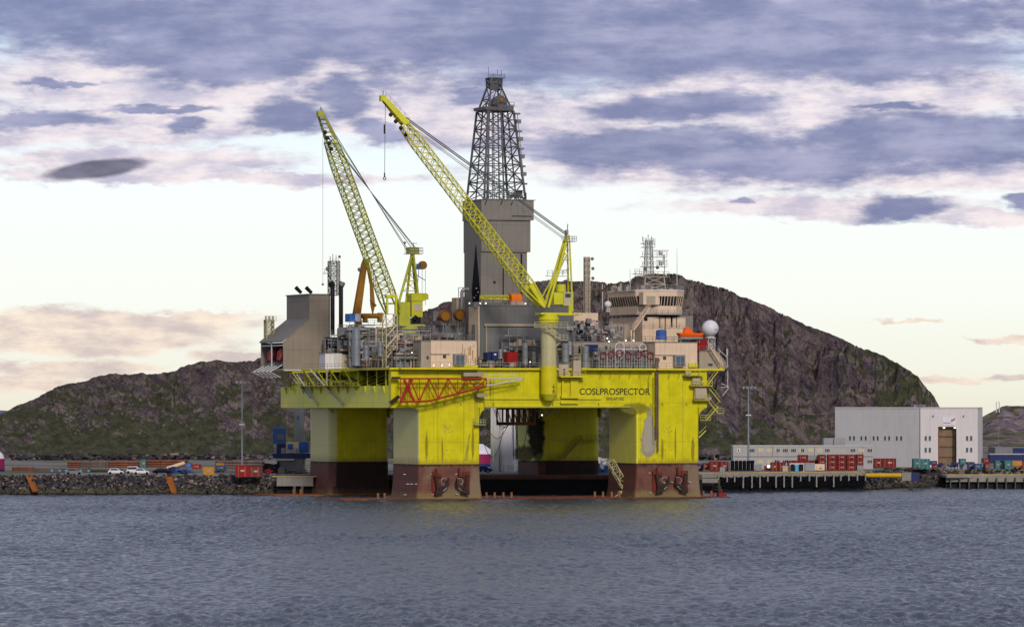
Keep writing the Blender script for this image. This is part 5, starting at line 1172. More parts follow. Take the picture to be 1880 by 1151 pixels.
# tanks and vessels
VT=[(654,7.2,604,672,9,'steel_grey','tall wide grey exhaust silencer in front of the plant pipes'),(672,5,634,660,9,'steel_grey','short grey vessel right of the wide silencer'),(698,4.5,628,655,9,'steel_grey','grey vessel left of the cream stair tower'),
 (964,5,629,668,8,'steel_grey','slim grey vessel left of the front crane pedestal'),(980,3.8,645,668,8,'pipe_grey','small grey vessel closest to the left of the crane pedestal'),(919,3.5,641,658,7,'pipe_grey','left of two small grey bottles between navy and red containers'),(927,3.5,641,658,7,'pipe_grey','right of two small grey bottles beside the red container'),
 (1038,6.5,629,664,6,'steel_grey','fat grey vessel just right of the crane pedestal'),(1046,4,626,650,9,'pipe_grey','paler grey vessel behind the fat one by the pedestal'),(1075,6,634,674,5,'steel_grey','grey vessel standing alone left of the red hoops'),(1009,0.1,900,901,5,'steel_grey','x')]
for px,pr,y0,y1,v,mat,lab in VT[:-1]: tank(px,pr,y0,min(y1,676),v,mat,lab,'pressure_vessel','vessel','grey vessels on deck')
# rows of red hose hoops
for i,px in enumerate((1107,1122,1137,1153,1172,1184,1194)):
    v_=2.; a=U(px,v_); t=thing('hose_hoop','%s red and white hose hoop counted from the crane side'%('first second third fourth fifth sixth seventh'.split()[i]),'hose rack',(a,v_,DW),group='red hose hoops along the deck edge')
    z=Wd(652,v_); m=MB(); m.torus((a,v_,z+(i%3)*.25),.78,.17,'v',16,5); m.build('hoop',M['dark_red'],t)
    m=MB(); m.torus((a,v_+.4,z-.2),.85,.12,'v',16,5); [m.bar((a+s,v_,DW),(a+s,v_,z+.1),.14) for s in(-.95,-.3,.3,.95)]; m.bar((a-1,v_,DW+.5),(a+1,v_,DW+.5),.1); m.build('stand',M['pipe_grey'],t)
for i,px in enumerate((1138,1180)):
    v_=5.; a=U(px,v_); t=thing('white_arch',('white tubular arch above the third red hoop','small white tubular arch above the fifth red hoop')[i],'arch',(a,v_,DW),group='white tubular arches')
    m=MB(); r=(1.1,.8)[i]; m.torus((a,v_,Wd(636,v_)),r,.1,'v',16,5); [m.bar((a+s*r,v_,DW),(a+s*r,v_,Wd(636,v_)),.16) for s in(-1,1)]; m.bar((a-r,v_,Wd(640,v_)),(a+(4.5 if i==0 else r),v_,Wd(640,v_)),.14); m.build('frame',M['white'],t)
# pipe racks: dense steelwork on deck
def piperack(px0,px1,y0,y1,v,dep,lab,seed,mat='mid_grey',pipes=10,dense=1.,mats=('pipe_grey','pipe_brown','beige','steel_grey'),boxes=10):
    r=random.Random(seed); a,b_=U(px0,v),U(px1,v); z0,z1=Wd(y1,v),Wd(y0,v); t=thing('pipe_rack',lab,'pipe rack',(a,v,z0),group='pipe racks on the deck')
    n=max(2,int((b_-a)/1.9)); m=MB(); L_=max(2,int((z1-z0)/2.2))
    for i in range(n+1):
        x=a+(b_-a)*i/n
        for y in(v,v+dep): m.bar((x,y,z0),(x,y,z1-(r.random()*.8)),.17)
    for j in range(1,L_+1):
        z=z0+(z1-z0)*j/L_
        for y in(v,v+dep): m.bar((a,y,z),(b_,y,z),.17)
    m.rail([(a,v-.1,z1),(b_,v-.1,z1)],1.1,1.5,.055); m.build('frame',M[mat],t)
    for mm in mats:
        m=MB()
        for i in range(max(1,int(pipes/len(mats)*dense))):
            y=v+r.uniform(.2,dep-.1); z=r.uniform(z0+.3,z1-.2); x=r.uniform(a,b_); rr_=r.choice((.1,.16,.25,.35))
            if r.random()<.5: m.tube((max(a,x-r.uniform(1,4)),y,z),(min(b_,x+r.uniform(1,4)),y,z),rr_,8)
            else: m.tube((x,y,z0),(x,y,z),rr_,8); m.tube((x,y,z),(min(b_,x+1.2),y,z),rr_,8)
            if r.random()<.5: m.sphere((x,y,z),rr_*1.7,8,6)
        m.build('pipework',M[mm],t)
    m=MB()
    for i in range(boxes):
        x=r.uniform(a,b_-1); y=v+r.uniform(.3,dep-.3); z=r.choice([z0+(z1-z0)*j/L_ for j in range(L_)]); m.box(x,min(b_,x+r.uniform(.5,2.)),y,y+r.uniform(.4,1.2),z+.1,z+r.uniform(.5,1.9))
    m.build('equipment',M[r.choice(('mid_grey','cream_dull','beige'))],t)
    m=MB(); m.box(a+.2,b_-.2,v+dep,v+dep+.2,z0,z1-.4); m.build('rear_screen',M['dark' if seed%2 else 'mid_grey'],t); return t
piperack(1098,1200,640,656,6.,2.5,'upper pipe rack behind the red hoops',12,boxes=20,pipes=44,mats=('steel_grey','pipe_grey','mid_grey','offwhite'))
piperack(728,775,640,676,4.,3,'front pipe rack beside the grey shed',13,boxes=10,pipes=26)
piperack(608,646,617,674,52,5,'pipe rack right below the exhaust pipes of the engine house',1,boxes=14,pipes=20)
piperack(641,710,598,674,40,8,'tall pipe rack behind the grey silencers and knuckle crane',2,boxes=40,pipes=70)
piperack(660,712,630,674,14,5,'low pipe rack in front left of the stair tower',3,boxes=18,pipes=24)
piperack(728,790,608,674,12,7,'tall pipe rack right of the cream stair tower',4,mat='pipe_grey',boxes=16,pipes=36,mats=('pipe_grey','amber','beige','dark_red'))
piperack(790,852,612,674,22,6,'pipe rack behind the rusty cream deck house',5,boxes=20,pipes=24)
piperack(935,992,615,674,13,5,'pipe rack between the grey doors and the crane pedestal',6,mat='mid_grey',boxes=14,pipes=28,mats=('steel_grey','pipe_grey','mid_grey'))
piperack(1023,1068,630,674,9,4,'pipe rack just right of the crane pedestal',7,boxes=10,pipes=20)
piperack(1060,1145,600,627,30,8,'pipe rack on the roof in front of the bridge house',8,boxes=18,pipes=42,mats=('pipe_grey','dark_red','beige'))
piperack(1095,1200,655,675,5,2.5,'low pipe rack behind the row of red hoops',9,boxes=26,pipes=60,mats=('steel_grey','pipe_grey','mid_grey'))
piperack(1255,1285,618,626,8,3,'small pipe rack beside the rescue boat',10,boxes=4,pipes=4)
piperack(880,935,655,675,12,3,'low pipe rack behind the navy and red containers',11,boxes=8,pipes=16)
# ================================================================ THE SHORE
def wb(px0,px1,pt,pb,Y,dep): return (wx(px0,Y),wx(px1,Y),Y,Y+dep,wz(pb,Y),wz(pt,Y))
def wt(name,label,cat,px,Y,z=GZ,group=None): return thing(name,label,cat,(wx(px,Y),Y,z),False,group)
def gy(py): return wY(py,GZ)           # distance of a ground point seen at image row py
# ---------------------------------------------------------------- hangar
Yh=gy(857.5); xc=wx(1690,Yh); zt=CAMH+.1
t=thing('hangar','big pale grey hangar with a tall open door and a logo sign','hangar',(xc,Yh,GZ),False)
tha=R(8)
# two walls meeting at the corner near px 1690; both run back from the corner a little
xl,xr=wx(1533,Yh+4),wx(1795,Yh+3)
def wall(m,xa,ya,xb,yb,z0,z1,th=.4): 
    return m.prism([(xa,ya),(xb,yb),(xb,yb+th),(xa,ya+th)],lambda p,q:(p[0],p[1],q),z0,z1)
YL=Yh+9; YR=Yh+3.5
def onL(px):  # point on the left wall
    s=(px-1533)/(1690-1533); return (xl_+(xc-xl_)*s, YL+(Yh-YL)*s)
xl_=wx(1533,YL); xr_=wx(1795,YR)
def onR(px): s=(px-1690)/(1795-1690); return (xc+(xr_-xc)*s, Yh+(YR-Yh)*s)
m=MB(); m.prism([(xl_,YL),(xc-.01,Yh),(xc-.01+6,Yh+38),(xl_+6,YL+38)],lambda p,q:(p[0],p[1],q),GZ,zt); m.build('side_wall',M['hangar_shaded'],t)
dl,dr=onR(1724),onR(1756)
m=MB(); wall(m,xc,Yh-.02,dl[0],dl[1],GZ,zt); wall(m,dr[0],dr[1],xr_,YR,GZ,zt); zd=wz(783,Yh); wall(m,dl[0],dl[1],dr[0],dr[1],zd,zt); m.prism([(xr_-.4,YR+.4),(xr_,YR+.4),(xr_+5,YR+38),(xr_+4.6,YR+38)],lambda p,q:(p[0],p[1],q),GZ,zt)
m.build('front_wall',M['hangar_lit'],t)
m=MB(); m.prism([(xl_-.1,YL-.2),(xc,Yh-.25),(xr_+.1,YR-.2),(xr_+5,YR+38),(xl_+6,YL+38)],lambda p,q:(p[0],p[1],q),zt+.01,zt+.3); m.build('roof',M['offwhite'],t)
m=MB(); m.prism([(dl[0]+.1,dl[1]+2),(dr[0]-.1,dr[1]+2),(dr[0]-.1,dr[1]+2.3),(dl[0]+.1,dl[1]+2.3)],lambda p,q:(p[0],p[1],q),GZ+.1,zd-.1)
dd=m.build('door',M['door_tan'],t); m=MB()
for k in range(1,4): z=GZ+(zd-GZ)*k/4; m.prism([(dl[0]+.1,dl[1]+1.8),(dr[0]-.1,dr[1]+1.8),(dr[0]-.1,dr[1]+1.99),(dl[0]+.1,dl[1]+1.99)],lambda p,q:(p[0],p[1],q),z-.15,z+.15)
m.build('door_rail',M['copper'],dd)
m=MB(); m.prism([(dr[0]-.5,dr[1]-.1),(dr[0]-.1,dr[1]-.1),(dr[0]-.1,dr[1]-.02),(dr[0]-.5,dr[1]-.02)],lambda p,q:(p[0],p[1],q),GZ,zd); m.build('door_jamb',M['dark'],t)
MB().prism([(dl[0]-.25,dl[1]-.12),(dl[0],dl[1]-.12),(dl[0],dl[1]-.03),(dl[0]-.25,dl[1]-.03)],lambda p,q:(p[0],p[1],q),GZ,zd).build('door_jamb',M['dark_red'],t)
for f,lst,rows in((onL,[1560.5,1568,1581.5,1589.5,1604,1611.5,1625,1632.5,1646.5,1654.5],[804.5]),(onR,[1699.5,1707,1775.5,1783],[804.5,826])):
    for px in lst:
        for py in rows:
            x,y=f(px-1.9); x2,y2=f(px+1.9); z=wz(py,Yh)
            w_=MB().prism([(x-.12,y-.08),(x2+.12,y2-.08),(x2+.12,y2-.03),(x-.12,y-.03)],lambda p,q:(p[0],p[1],q),z-.75,z+.75).build('window',M['offwhite'],t)
            MB().prism([(x,y-.11),(x2,y2-.11),(x2,y2-.085),(x,y-.085)],lambda p,q:(p[0],p[1],q),z-.62,z+.62).build('pane',M['glass_blue'],w_)
a,b=onR(1730),onR(1754); z0,z1=wz(780.5,Yh),wz(765,Yh)
s=MB().prism([(a[0],a[1]-.15),(b[0],b[1]-.15),(b[0],b[1]-.03),(a[0],a[1]-.03)],lambda p,q:(p[0],p[1],q),z0,z1).build('sign',M['white'],t)
q=MB(); 
for px,y0,y1,w_ in((1747,770,774,1.5),(1749.5,768.5,773,1.2),(1752,767,771,1.2)): c=onR(px); q.box(c[0]-w_*.07,c[0]+w_*.13,c[1]-.2,c[1]-.16,wz(y1,Yh),wz(y0,Yh))
for k in range(9): c=onR(1732+k*1.5); q.box(c[0],c[0]+.13,c[1]-.2,c[1]-.16,wz(777,Yh),wz(775.3,Yh))
q.build('logo',M['red'],s)
for px in(1733,1753): c=onR(px); MB().box(c[0]-.3,c[0]+.3,c[1]-.2,c[1]-.05,wz(786,Yh),wz(784.5,Yh)).build('lamp',M['lamp_white'],t)
for px in(1713,1769): c=onR(px); MB().box(c[0]-.15,c[0]+.15,c[1]-.4,c[1]-.05,wz(765,Yh),wz(762,Yh)).build('wall_light',M['mid_grey'],t)
# ---------------------------------------------------------------- office
Yo=1278.; xa,xb=wx(1346,Yo),wx(1603,Yo)
t=thing('office_building','long low two storey grey office with lit yellow windows left of the hangar','office',(xa,Yo,GZ),False)
MB().box(xa,xb,Yo,Yo+12,GZ,wz(819,Yo)).build('wall',M['office_wall'],t)
MB().box(xa-.1,xb+.1,Yo-.15,Yo+12.1,wz(819,Yo)+.003,wz(817.5,Yo)).build('roof',M['offwhite'],t)
m=MB(); m.box(xa,xb,Yo-.1,Yo-.01,wz(838.5,Yo),wz(837.2,Yo)); 
for px in(1374,1418,1495,1583): m.box(wx(px,Yo),wx(px,Yo)+.12,Yo-.1,Yo-.02,wz(837,Yo),wz(819.5,Yo))
m.build('drain_pipe',M['mid_grey'],t)
rr=random.Random(5); litset={1377:0,1392:1,1408:1,1423:2,1438:0,1453:0,1468:2,1484:1,1500:1,1515:0,1562:0,1577:1,1593:0}
for (y0,y1,row) in((823.3,829.6,0),(844,850,1)):
    for px,st in litset.items():
        if row and px<1370: continue
        f=MB().box(wx(px-1,Yo),wx(px+9,Yo),Yo-.10,Yo-.01,wz(y1+.8,Yo),wz(y0,Yo)).build('window',M['offwhite'],t)
        for k in range(3):
            x0=wx(px-.4+k*3.1,Yo); x1=wx(px+2.1+k*3.1,Yo); l=(st==1) or (st==2 and k==0)
            MB().box(x0,x1,Yo-.13,Yo-.105,wz(y1,Yo),wz(y0+.4,Yo)).build('pane',M['window_lit' if (l and not(row and px%2)) else 'glass_dark'],f)
w_=MB().box(wx(1353,Yo),wx(1359,Yo),Yo-.14,Yo-.02,wz(830,Yo),wz(823,Yo)).build('wall_sign',M['white'],t)
MB().box(wx(1355,Yo),wx(1357,Yo),Yo-.18,Yo-.145,wz(828.5,Yo),wz(824.5,Yo)).build('sign_mark',M['dark'],w_)
MB().box(wx(1350,Yo),wx(1352,Yo),Yo-.16,Yo-.02,wz(829.5,Yo),wz(827.5,Yo)).build('green_light',M['yellow_plain'],t)
t=wt('roof_annex','pale blue grey plant room behind the office beside the hangar wall','plant room',1512,Yo+16)
a=wb(1512,1552,804,850,Yo+16,8); MB().box(*a).build('wall',M['container_grey'],t); MB().box(wx(1530,Yo+16),wx(1531,Yo+16),Yo+15.9,Yo+15.99,wz(817,Yo+16),wz(805,Yo+16)).build('drain_pipe',M['dark'],t)
# ---------------------------------------------------------------- containers ashore
def cont(px0,px1,pt,pb,Y,mat,label,dep=5,group='shipping containers ashore',name='shipping_container',ends=True,cat='container'):
    x0,x1,y0,y1,z0,z1=wb(px0,px1,pt,pb,Y,dep); t=thing(name,label,cat,(x0,Y,z0),False,group)
    MB().box(x0,x1,y0,y1,z0,z1).build('body',M[mat],t)
    m=MB(); s=.10
    for x in(x0,x1): m.bar((x,y0,z0),(x,y0,z1),s)
    m.bar((x0,y0,z0),(x1,y0,z0),s); m.bar((x0,y0,z1),(x1,y0,z1),s); m.build('frame',M[mat],t)
    if ends:
        m=MB(); k=2 if x1-x0<3.5 else 3
        for i in range(k): x=x0+(x1-x0)*(i+.5)/k; m.tube((x,y0-.05,z0+.15),(x,y0-.05,z1-.15),.04,4)
        m.box(x0+(x1-x0)*.4,x0+(x1-x0)*.7,y0-.06,y0-.02,z0+(z1-z0)*.45,z0+(z1-z0)*.62); m.build('door_bar',M['beige'],t)
    return t
Yc=1240.
nm=['first','second','third','fourth','fifth']
cols=[(1503,1516),(1520,1535.5),(1538,1552.5),(1555,1571)]
rows=[(853,863,'bottom'),(843.5,852.7,'middle'),(834.5,843.2,'top')]
for i,(a,b) in enumerate(cols):
    for y0,y1,r_ in rows: cont(a,b,y0,y1,Yc,'container_red','%s container of the %s red stack on the pier, counted from the left'%(r_,nm[i]))
cont(1573,1585,834,843.5,Yc,'container_red','topmost red container of the short stack at the pier end'); cont(1573,1585,844,853.4,Yc,'container_red','middle red container of the short stack at the pier end'); cont(1574,1585,853.8,863,Yc,'container_grey','grey container under the two red ones at the pier end')
cont(1466,1483,835,845,Yc+4,'container_red','red container perched high behind the white lorry trailer'); cont(1484,1501,836,845,Yc+4,'container_grey','grey container perched between the high red ones'); cont(1466,1501,845.4,864,Yc+4,'container_red','long red container below the perched pair')
cont(1448,1466,845.5,864,Yc+3,'container_red','dark red container just left of the perched pair')
cont(1416,1428,848.5,865.3,Yc-8,'container_red','upright red container left of the grey arched shed'); cont(1429.5,1442,848.5,865.3,Yc-8,'container_red','second upright red container touching the grey arched shed')
t=wt('lorry_trailer','white and grey box trailer parked in front of the red stacks','trailer',1460,1222,wz(864,1222))
MB().box(*wb(1478,1496,849.5,864,1222,3)).build('grey_box',M['container_grey'],t); MB().box(*wb(1496.2,1514,851.5,863,1222,3)).build('white_box',M['cream'],t)
MB().box(*wb(1437,1447,855,865,1222,4)).build('rounded_end',M['beige'],t); MB().box(*wb(1450,1477,850,865,1222.5,3)).build('canopy',M['offwhite'],t)
m=MB().box(*wb(1452,1459,852,864,1221.8,.3)).box(*wb(1467,1475,852,864,1221.8,.3)); m.build('opening',M['dark'],t); MB().box(*wb(1460,1466,853,865,1221.6,.4)).build('blue_door',M['cyan'],t)
MB().box(*wb(1504,1509,858,860,1221.9,.08)).build('lettering_block',M['mid_grey'],t)
# left end of pier
cont(1291,1301,850,862,1232,'container_red','small dark red container nearest the rig on the right pier'); cont(1303,1320,847,864,1228,'container_red','larger red container second from the rig on the right pier'); cont(1322,1337,847.5,864,1228,'container_red','red container between the grey hopper and the black tanks')
cont(1322,1331,857.5,865.5,1220,'container_grey','little grey box standing before the red containers',2)
cont(1276,1290,852,864,1236,'navy','dark navy container half hidden behind the rig column')
for i in range(6):
    px=1345+i*7.2; Y=1224; t=wt('black_tank','%s black upright tank of the dark row on the right pier'%(nm+['sixth'])[i],'tank',px,Y,wz(864,Y),'black tanks on the pier')
    a=wx(px,Y); r=wx(943.4,Y); m=MB(); m.tube((a,Y,wz(864,Y)),(a,Y,wz(846,Y)),r,12); m.build('shell',M['black'],t); MB().sphere((a,Y,wz(846,Y)),r*.9,10,6,.4).build('cap',M['navy'],t)
cont(1387,1398,853,863,1236,'container_grey','pale grey box behind the lamp mast foot',3); cont(1404,1415,855,863,1238,'container_red','small red box beside a lit yellow lamp',3)
MB().sphere((wx(1411,1237),1237,wz(856,1237)),.35,8,6).build('lamp',M['lamp_white'],bpy.data.objects.get('office_building'),base=(xa,Yo,GZ))
# by the hangar
cont(1605,1620,841.5,857.5,1300,'container_red','left red container before the grey hangar wall'); cont(1620.5,1645,841.5,857.5,1300,'container_red','wide red container before the grey hangar wall')
cont(1677,1690,842,860,1268,'container_teal','left teal container at the hangar corner'); cont(1690.5,1707,842.5,860,1268,'container_teal','right teal container at the hangar corner')
cont(1712,1722,853,859.5,1272,'container_red','low red container left of the hangar door',3); cont(1708,1720,846,853,1280,'navy','dark navy box behind the right teal container',3)
m_=[(1763,1773,842,852,'container_teal','pale teal container right of the hangar door'),(1764,1775,852,861,'container_grey','low grey container right of the hangar door'),(1776,1789,848,861,'navy','dark navy container beneath the hangar right corner'),(1789.5,1801,851,861,'container_blue','left blue container below the far grassy slope'),(1801.5,1808,851,861,'container_teal','narrow teal container next to the red pair'),(1805,1816,841,850,'container_red','red container standing on top at the far right yard'),(1809,1816,850.5,861,'container_red','red container beneath the raised red one at the far right yard'),
 (1828,1836,845,861,'container_teal','teal container left of the far right grey one'),(1836.5,1844,849,861,'container_grey','grey container between two teal ones at far right'),(1845,1857,845,861,'container_teal','teal container beside the yellow one at far right'),(1859,1876,845.5,854,'container_amber','yellow container at the far right of the yard'),(1876.5,1890,847,861,'dark_red','dark red container cut by the right edge of the view')]
for i,(a,b,y0,y1,mt,lb) in enumerate(m_): cont(a,b,y0,y1,1262+(i%3)*3,mt,lb)
t=wt('forklift','small dark forklift under the yellow container','forklift',1868,1258,wz(861,1258)); MB().box(*wb(1862,1874,856,860,1258,2)).build('body',M['amber'],t); m=MB(); [m.tube((wx(p,1258),1257.8,wz(860,1258)),(wx(p,1258),1258.4,wz(860,1258)),.35,10) for p in(1864,1872)]; m.build('wheel',M['tyre'],t)
# dark timber and gear on the ground
def heap(px0,px1,pt,pb,Y,mat,label,seed,n=18,name='gear_pile',s=1.3):
    r=random.Random(seed); m=MB(); z0=wz(pb,Y); z1=wz(pt,Y)
    for i in range(n):
        x=wx(r.uniform(px0,px1),Y); y=Y+r.uniform(0,3); z=r.uniform(z0,z1-.3); l=r.uniform(.3,s)
        if r.random()<.4: m.tube((x-l,y,z),(x+l,y+r.uniform(-.3,.3),z+r.uniform(-.2,.4)),.18,6)
        else: m.box(x-l*.5,x+l*.5,y,y+.7,z0,z+r.uniform(.1,.5))
    return solo(m,name,M[mat],label,'equipment',(wx((px0+px1)/2,Y),Y,z0),False)
heap(1722,1760,848,858,1285,'navy','dark pile of gear in front of the hangar door',1); heap(1620,1690,858,862,1250,'timber','low dark timbers lying before the hangar wall',2,26); heap(1445,1480,849,858,1250,'dark_red','dark red gear behind the trailer canopy',3)
heap(485,512,848,868,1188,'dark','dark tangled gear below the blue harbour crane',4,34); heap(512,560,858,868,1186,'mid_grey','grey gear and boxes under the blue harbour crane',5,26); heap(486,498,860,868,1180,'red','small red heap beside the dark gear on the left quay',6,8,s=.7); heap(324,350,860,868,1184,'container_blue','blue heap of gear left of the yellow container',7,20); heap(290,322,856,868,1186,'navy','dark blue heap of gear under the leaning tan pipe',8,24)
heap(1094,1118,852,868,1205,'blue','blue machinery seen between the right columns',9,20); heap(1096,1116,838,852,1240,'offwhite','pale gear behind the blue machinery between the right columns',10,14)
heap(882,903,857,866,1200,'navy','dark blue gear before the striped tent',11,10,s=.6); heap(395,412,861,867,1190,'timber','small brown heap right of the yellow container',12,10,s=.7)
heap(1738,1765,856,861,1250,'container_grey','small grey things by the hangar foot',13,10,s=.6)
# containers left quay
cont(432,456,854,875,1166,'red','large bright red container on the left quay below the lamp mast',3); cont(456.5,480,856,875,1166.5,'dark_red','darker red container to the right of the bright one on the left quay',3)
cont(373,392.5,857,871.5,1172,'container_amber','orange yellow container on the left quay',3); cont(353,368,852,861,1200,'red','small red container left of the orange yellow one',3); cont(341,351,850,858,1210,'blue','small blue container above the blue gear on the left quay',3,)
cont(396,414,854,863,1200,'container_blue','low blue skip right of the orange yellow container',3); cont(397,411,850,854,1201,'container_amber','orange lid standing on the low blue skip',3,ends=False)
# pipe stacks
def pstack(px0,px1,pt,pb,Y,rows,mat,label,capm=None,caps=()):
    x0,x1,_,_,z0,z1=wb(px0,px1,pt,pb,Y,1); t=thing('pipe_stack',label,'pipe stack',(x0,Y,z0),False,'stacks of pipes ashore'); r=(z1-z0)/rows/2
    m=MB()
    for j in range(rows):
        for k in range(3): m.tube((x0,Y+k*r*2.1,z0+r*(2*j+1)),(x1,Y+k*r*2.1,z0+r*(2*j+1)),r,8)
    m.build('pipe',M[mat],t)
    [MB().bar((x0+(x1-x0)*q,Y-r-.1,z0-.3),(x0+(x1-x0)*q,Y-r-.1,z1+.1),.10).build('stake',M['timber'],t) for q in(.03,.35,.65,.97)]
    if caps:
        m=MB(); [m.tube((wx(p,Y)-.28,Y-.05-r,z0+r),(wx(p,Y)+.28,Y-.05-r,z0+r),r*1.15,10) for p in caps]; m.build('end_cap',M[capm],t)
pstack(124,148,847,858,1262,3,'copper','short red brown pipe stack at the left end of the back row'); pstack(150,196,847,858,1262,4,'pipe_brown','dark brown pipe stack right of the short one in the back row'); pstack(198,256,846.5,858,1262,3,'copper','long rust red pipe stack in the back row'); pstack(268,345,844,857,1264,3,'copper','rust red pipe stack behind the parked black car')
pstack(395,485,845,860,1266,3,'pipe_brown','dark red brown pipe stack behind the red containers')
pstack(22,62,857,864,1214,2,'copper','low rusty pipe bundle at the far left'); pstack(62,166,858.5,866,1210,2,'pipe_brown','low dark pipe bundle with bright blue end caps','cyan',(96,110,122,148,163)); pstack(166,225,861,866,1215,1,'timber','single layer of dark pipes behind the first white car')
cont(259,268,843,858,1262,'container_teal','narrow teal container between two rust red pipe stacks',3)
solo(MB().tube((wx(306,1190),1190,wz(860,1190)),(wx(337,1190),1192,wz(850,1190)),.45,12),'leaning_pipe',M['cream'],'tan pipe leaning up over the dark blue gear on the left quay','pipe',(wx(306,1190),1190,GZ),False)
# ---------------------------------------------------------------- cars
def car(px,py,col,label,L=4.4,dirn=1,van=False):
    Y=gy(py); x=wx(px,Y); t=thing('parked_car',label,'car',(x,Y,GZ),False,'cars parked on the quay'); z=GZ
    f=lambda p,q:(x+dirn*p[0],Y+q,z+p[1])
    body=[(-L/2,.35),(-L/2,.85),(-L/2+.3,.95),(-.9 if not van else -L/2+.3,1.0),(1.0,.95),(L/2-.1,.78),(L/2,.35)]
    MB().prism(body,f,-.85,.85).build('body',M[col],t)
    cab=[(-1.7,.97),(-1.2,1.45),(.25,1.48),(1.0,.97)] if not van else [(-L/2+.1,.97),(-L/2+.3,1.75),(.7,1.78),(1.4,.97)]
    MB().prism(cab,f,-.72,.72).build('cabin',M[col],t)
    win=[(-1.45,1.0),(-1.1,1.36),(.15,1.38),(.75,1.0)] if not van else [(-1.6,1.05),(-1.5,1.6),(.6,1.62),(1.1,1.05)]
    MB().prism(win,f,-.76,-.735).build('window',M['glass_dark'],t)
    for s in(-1.35,1.35): MB().tube((x+s,Y-.88,z+.33),(x+s,Y-.68,z+.33),.33,14).build('wheel',M['tyre'],t)
car(213,870.5,'white','first white car from the left parked behind the rock bank',3.7); car(246,869,'white','white van partly behind the second white car',3.6,1,True); car(260,870.8,'white','second white car parked between the van and the black car',3.8); car(298,870.3,'black','black car parked left of the blue gear',4.6); car(136,871,'mid_grey','grey car parked beside the blue capped pipes',4.2)
car(890,866,'navy','dark blue car between the front columns before the striped tent',4.)
# ---------------------------------------------------------------- light masts
def lmast(px,pt,pb,Y,label,r=.21,plat=None,heads=4):
    a=wx(px,Y); z0,z1=wz(pb,Y),wz(pt,Y); t=thing('light_mast',label,'light mast',(a,Y,z0),False,'light masts on the quays')
    MB().tube((a,Y,z0),(a,Y,z1),r*1.25,10,r*.7).build('pole',M['steel_grey'],t)
    m=MB(); m.box(a-1.6,a+1.6,Y-.15,Y+.15,z1-.1,z1+.1); [m.box(a-1.5+k,a-1.1+k,Y-.5,Y-.1,z1-.45,z1+.25) for k in range(heads)]; m.build('lamp_head',M['steel_grey'],t)
    if plat: m=MB(); z=wz(plat,Y); m.box(a-.7,a+.7,Y-.5,Y+.5,z-.15,z+.15); m.build('bracket',M['offwhite'],t)
lmast(444.5,701,855,1185,'tall grey light mast behind the bright red container on the left quay',plat=779)
lmast(1374,711,845,1250,'tall grey light mast in front of the office building',.23,762)
lmast(1688.5,744,862,1262,'slim grey light mast at the hangar corner beside the teal containers',.16,None,1)
t=wt('mast_pair','pair of thin distant masts on the grassy far hill','mast',1831,2330,wz(757,2330)); m=MB(); [m.bar((wx(p,2330),2330,wz(757,2330)),(wx(p,2330),2330,wz(737,2330)),.45) for p in(1829.5,1834.5)]; m.build('pole',M['offwhite'],t)
t=wt('thin_mast','thin dark mast before the grassy far slope','mast',1833.5,1500,wz(850,1500)); MB().bar((wx(1833.5,1500),1500,wz(850,1500)),(wx(1833.5,1500),1500,wz(782,1500)),.13).build('pole',M['mid_grey'],t)
# far right sheds and slope terrace
Y=1420
t=wt('warehouse','low dark blue warehouse with a navy panel at the far right','warehouse',1826,Y); MB().box(*wb(1827,1990,821,850,Y,20)).build('wall',M['mid_grey'],t); MB().box(*wb(1860,1990,822,834,Y-.3,.28)).build('panel',M['navy'],t); MB().box(*wb(1818,1990,833,846,Y-8,7.6)).build('lower_wall',M['navy'],t); MB().box(*wb(1817,1990,832.5,834.5,Y-8.2,7.5)).build('roof',M['office_wall'],t)
hx0,hx1=wx(1798,1800),wx(2200,1800)
me=MB().prism([(1700,GZ-1),(1760,wz(802,1760)),(1900,wz(800,1900)),(1900,GZ-1)],lambda p,q:(q,p[0],p[1]),hx0-40,hx1)
o=me.build('grass_terrace',GH); struct(o)
t=wt('hut','tiny dark hut on the grassy terrace at the far right','hut',1860,1765,wz(811,1765)); MB().box(*wb(1857,1864,806,811,1765,3)).build('wall',M['mid_grey'],t); MB().prism([(wx(1856.5,1765),wz(806,1765)),(wx(1864.5,1765),wz(806,1765)),(wx(1860.5,1765),wz(803.8,1765))],lambda p,q:(p[0],q,p[1]),1764.8,1768).build('roof',M['dark'],t)
# ---------------------------------------------------------------- quays and piers
# right pier
def pier(px0,px1,Y0,Y1,ptop,dep,label,name='pier',lip=1.0,face=True):
    x0,x1=wx(px0,Y0),wx(px1,Y1); z=wz(ptop,(Y0+Y1)/2); t=thing(name,label,'pier',(x0,Y0,0),False)
    MB().prism([(x0,Y0),(x1,Y1),(x1,Y1+dep),(x0,Y0+dep)],lambda p,q:(p[0],p[1],q),z-lip,z).build('deck',M['concrete'],t)
    MB().prism([(x0,Y0-.1),(x1,Y1-.1),(x1,Y1+.35),(x0,Y0+.35)],lambda p,q:(p[0],p[1],q),z+.003,z+.3).build('kerb',M['kerb_yellow'],t)
    return t,x0,x1,z
Ya,Yb=1196,1226
t,x0,x1,z=pier(1270,1588,Ya,Yb,868,14,'long concrete pier on dark piles hung with black tyre fenders right of the rig')
def pp(px): s=(wx(px,Ya)-x0)/(x1-x0); s=(px-1270)/318.; return (x0+(x1-x0)*s, Ya+(Yb-Ya)*s)
rr=random.Random(12)
for px in list(range(1318,1590,15)):
    a,y=pp(px+rr.uniform(-1,1)); l=z-.9 if px%4 else z-2.2
    MB().bar((a,y-1.1,z-.2),(a,y-1.1,(z-2.1 if rr.random()<.6 else z-3.6)),.34).build('fender_pile',M['concrete'],t)
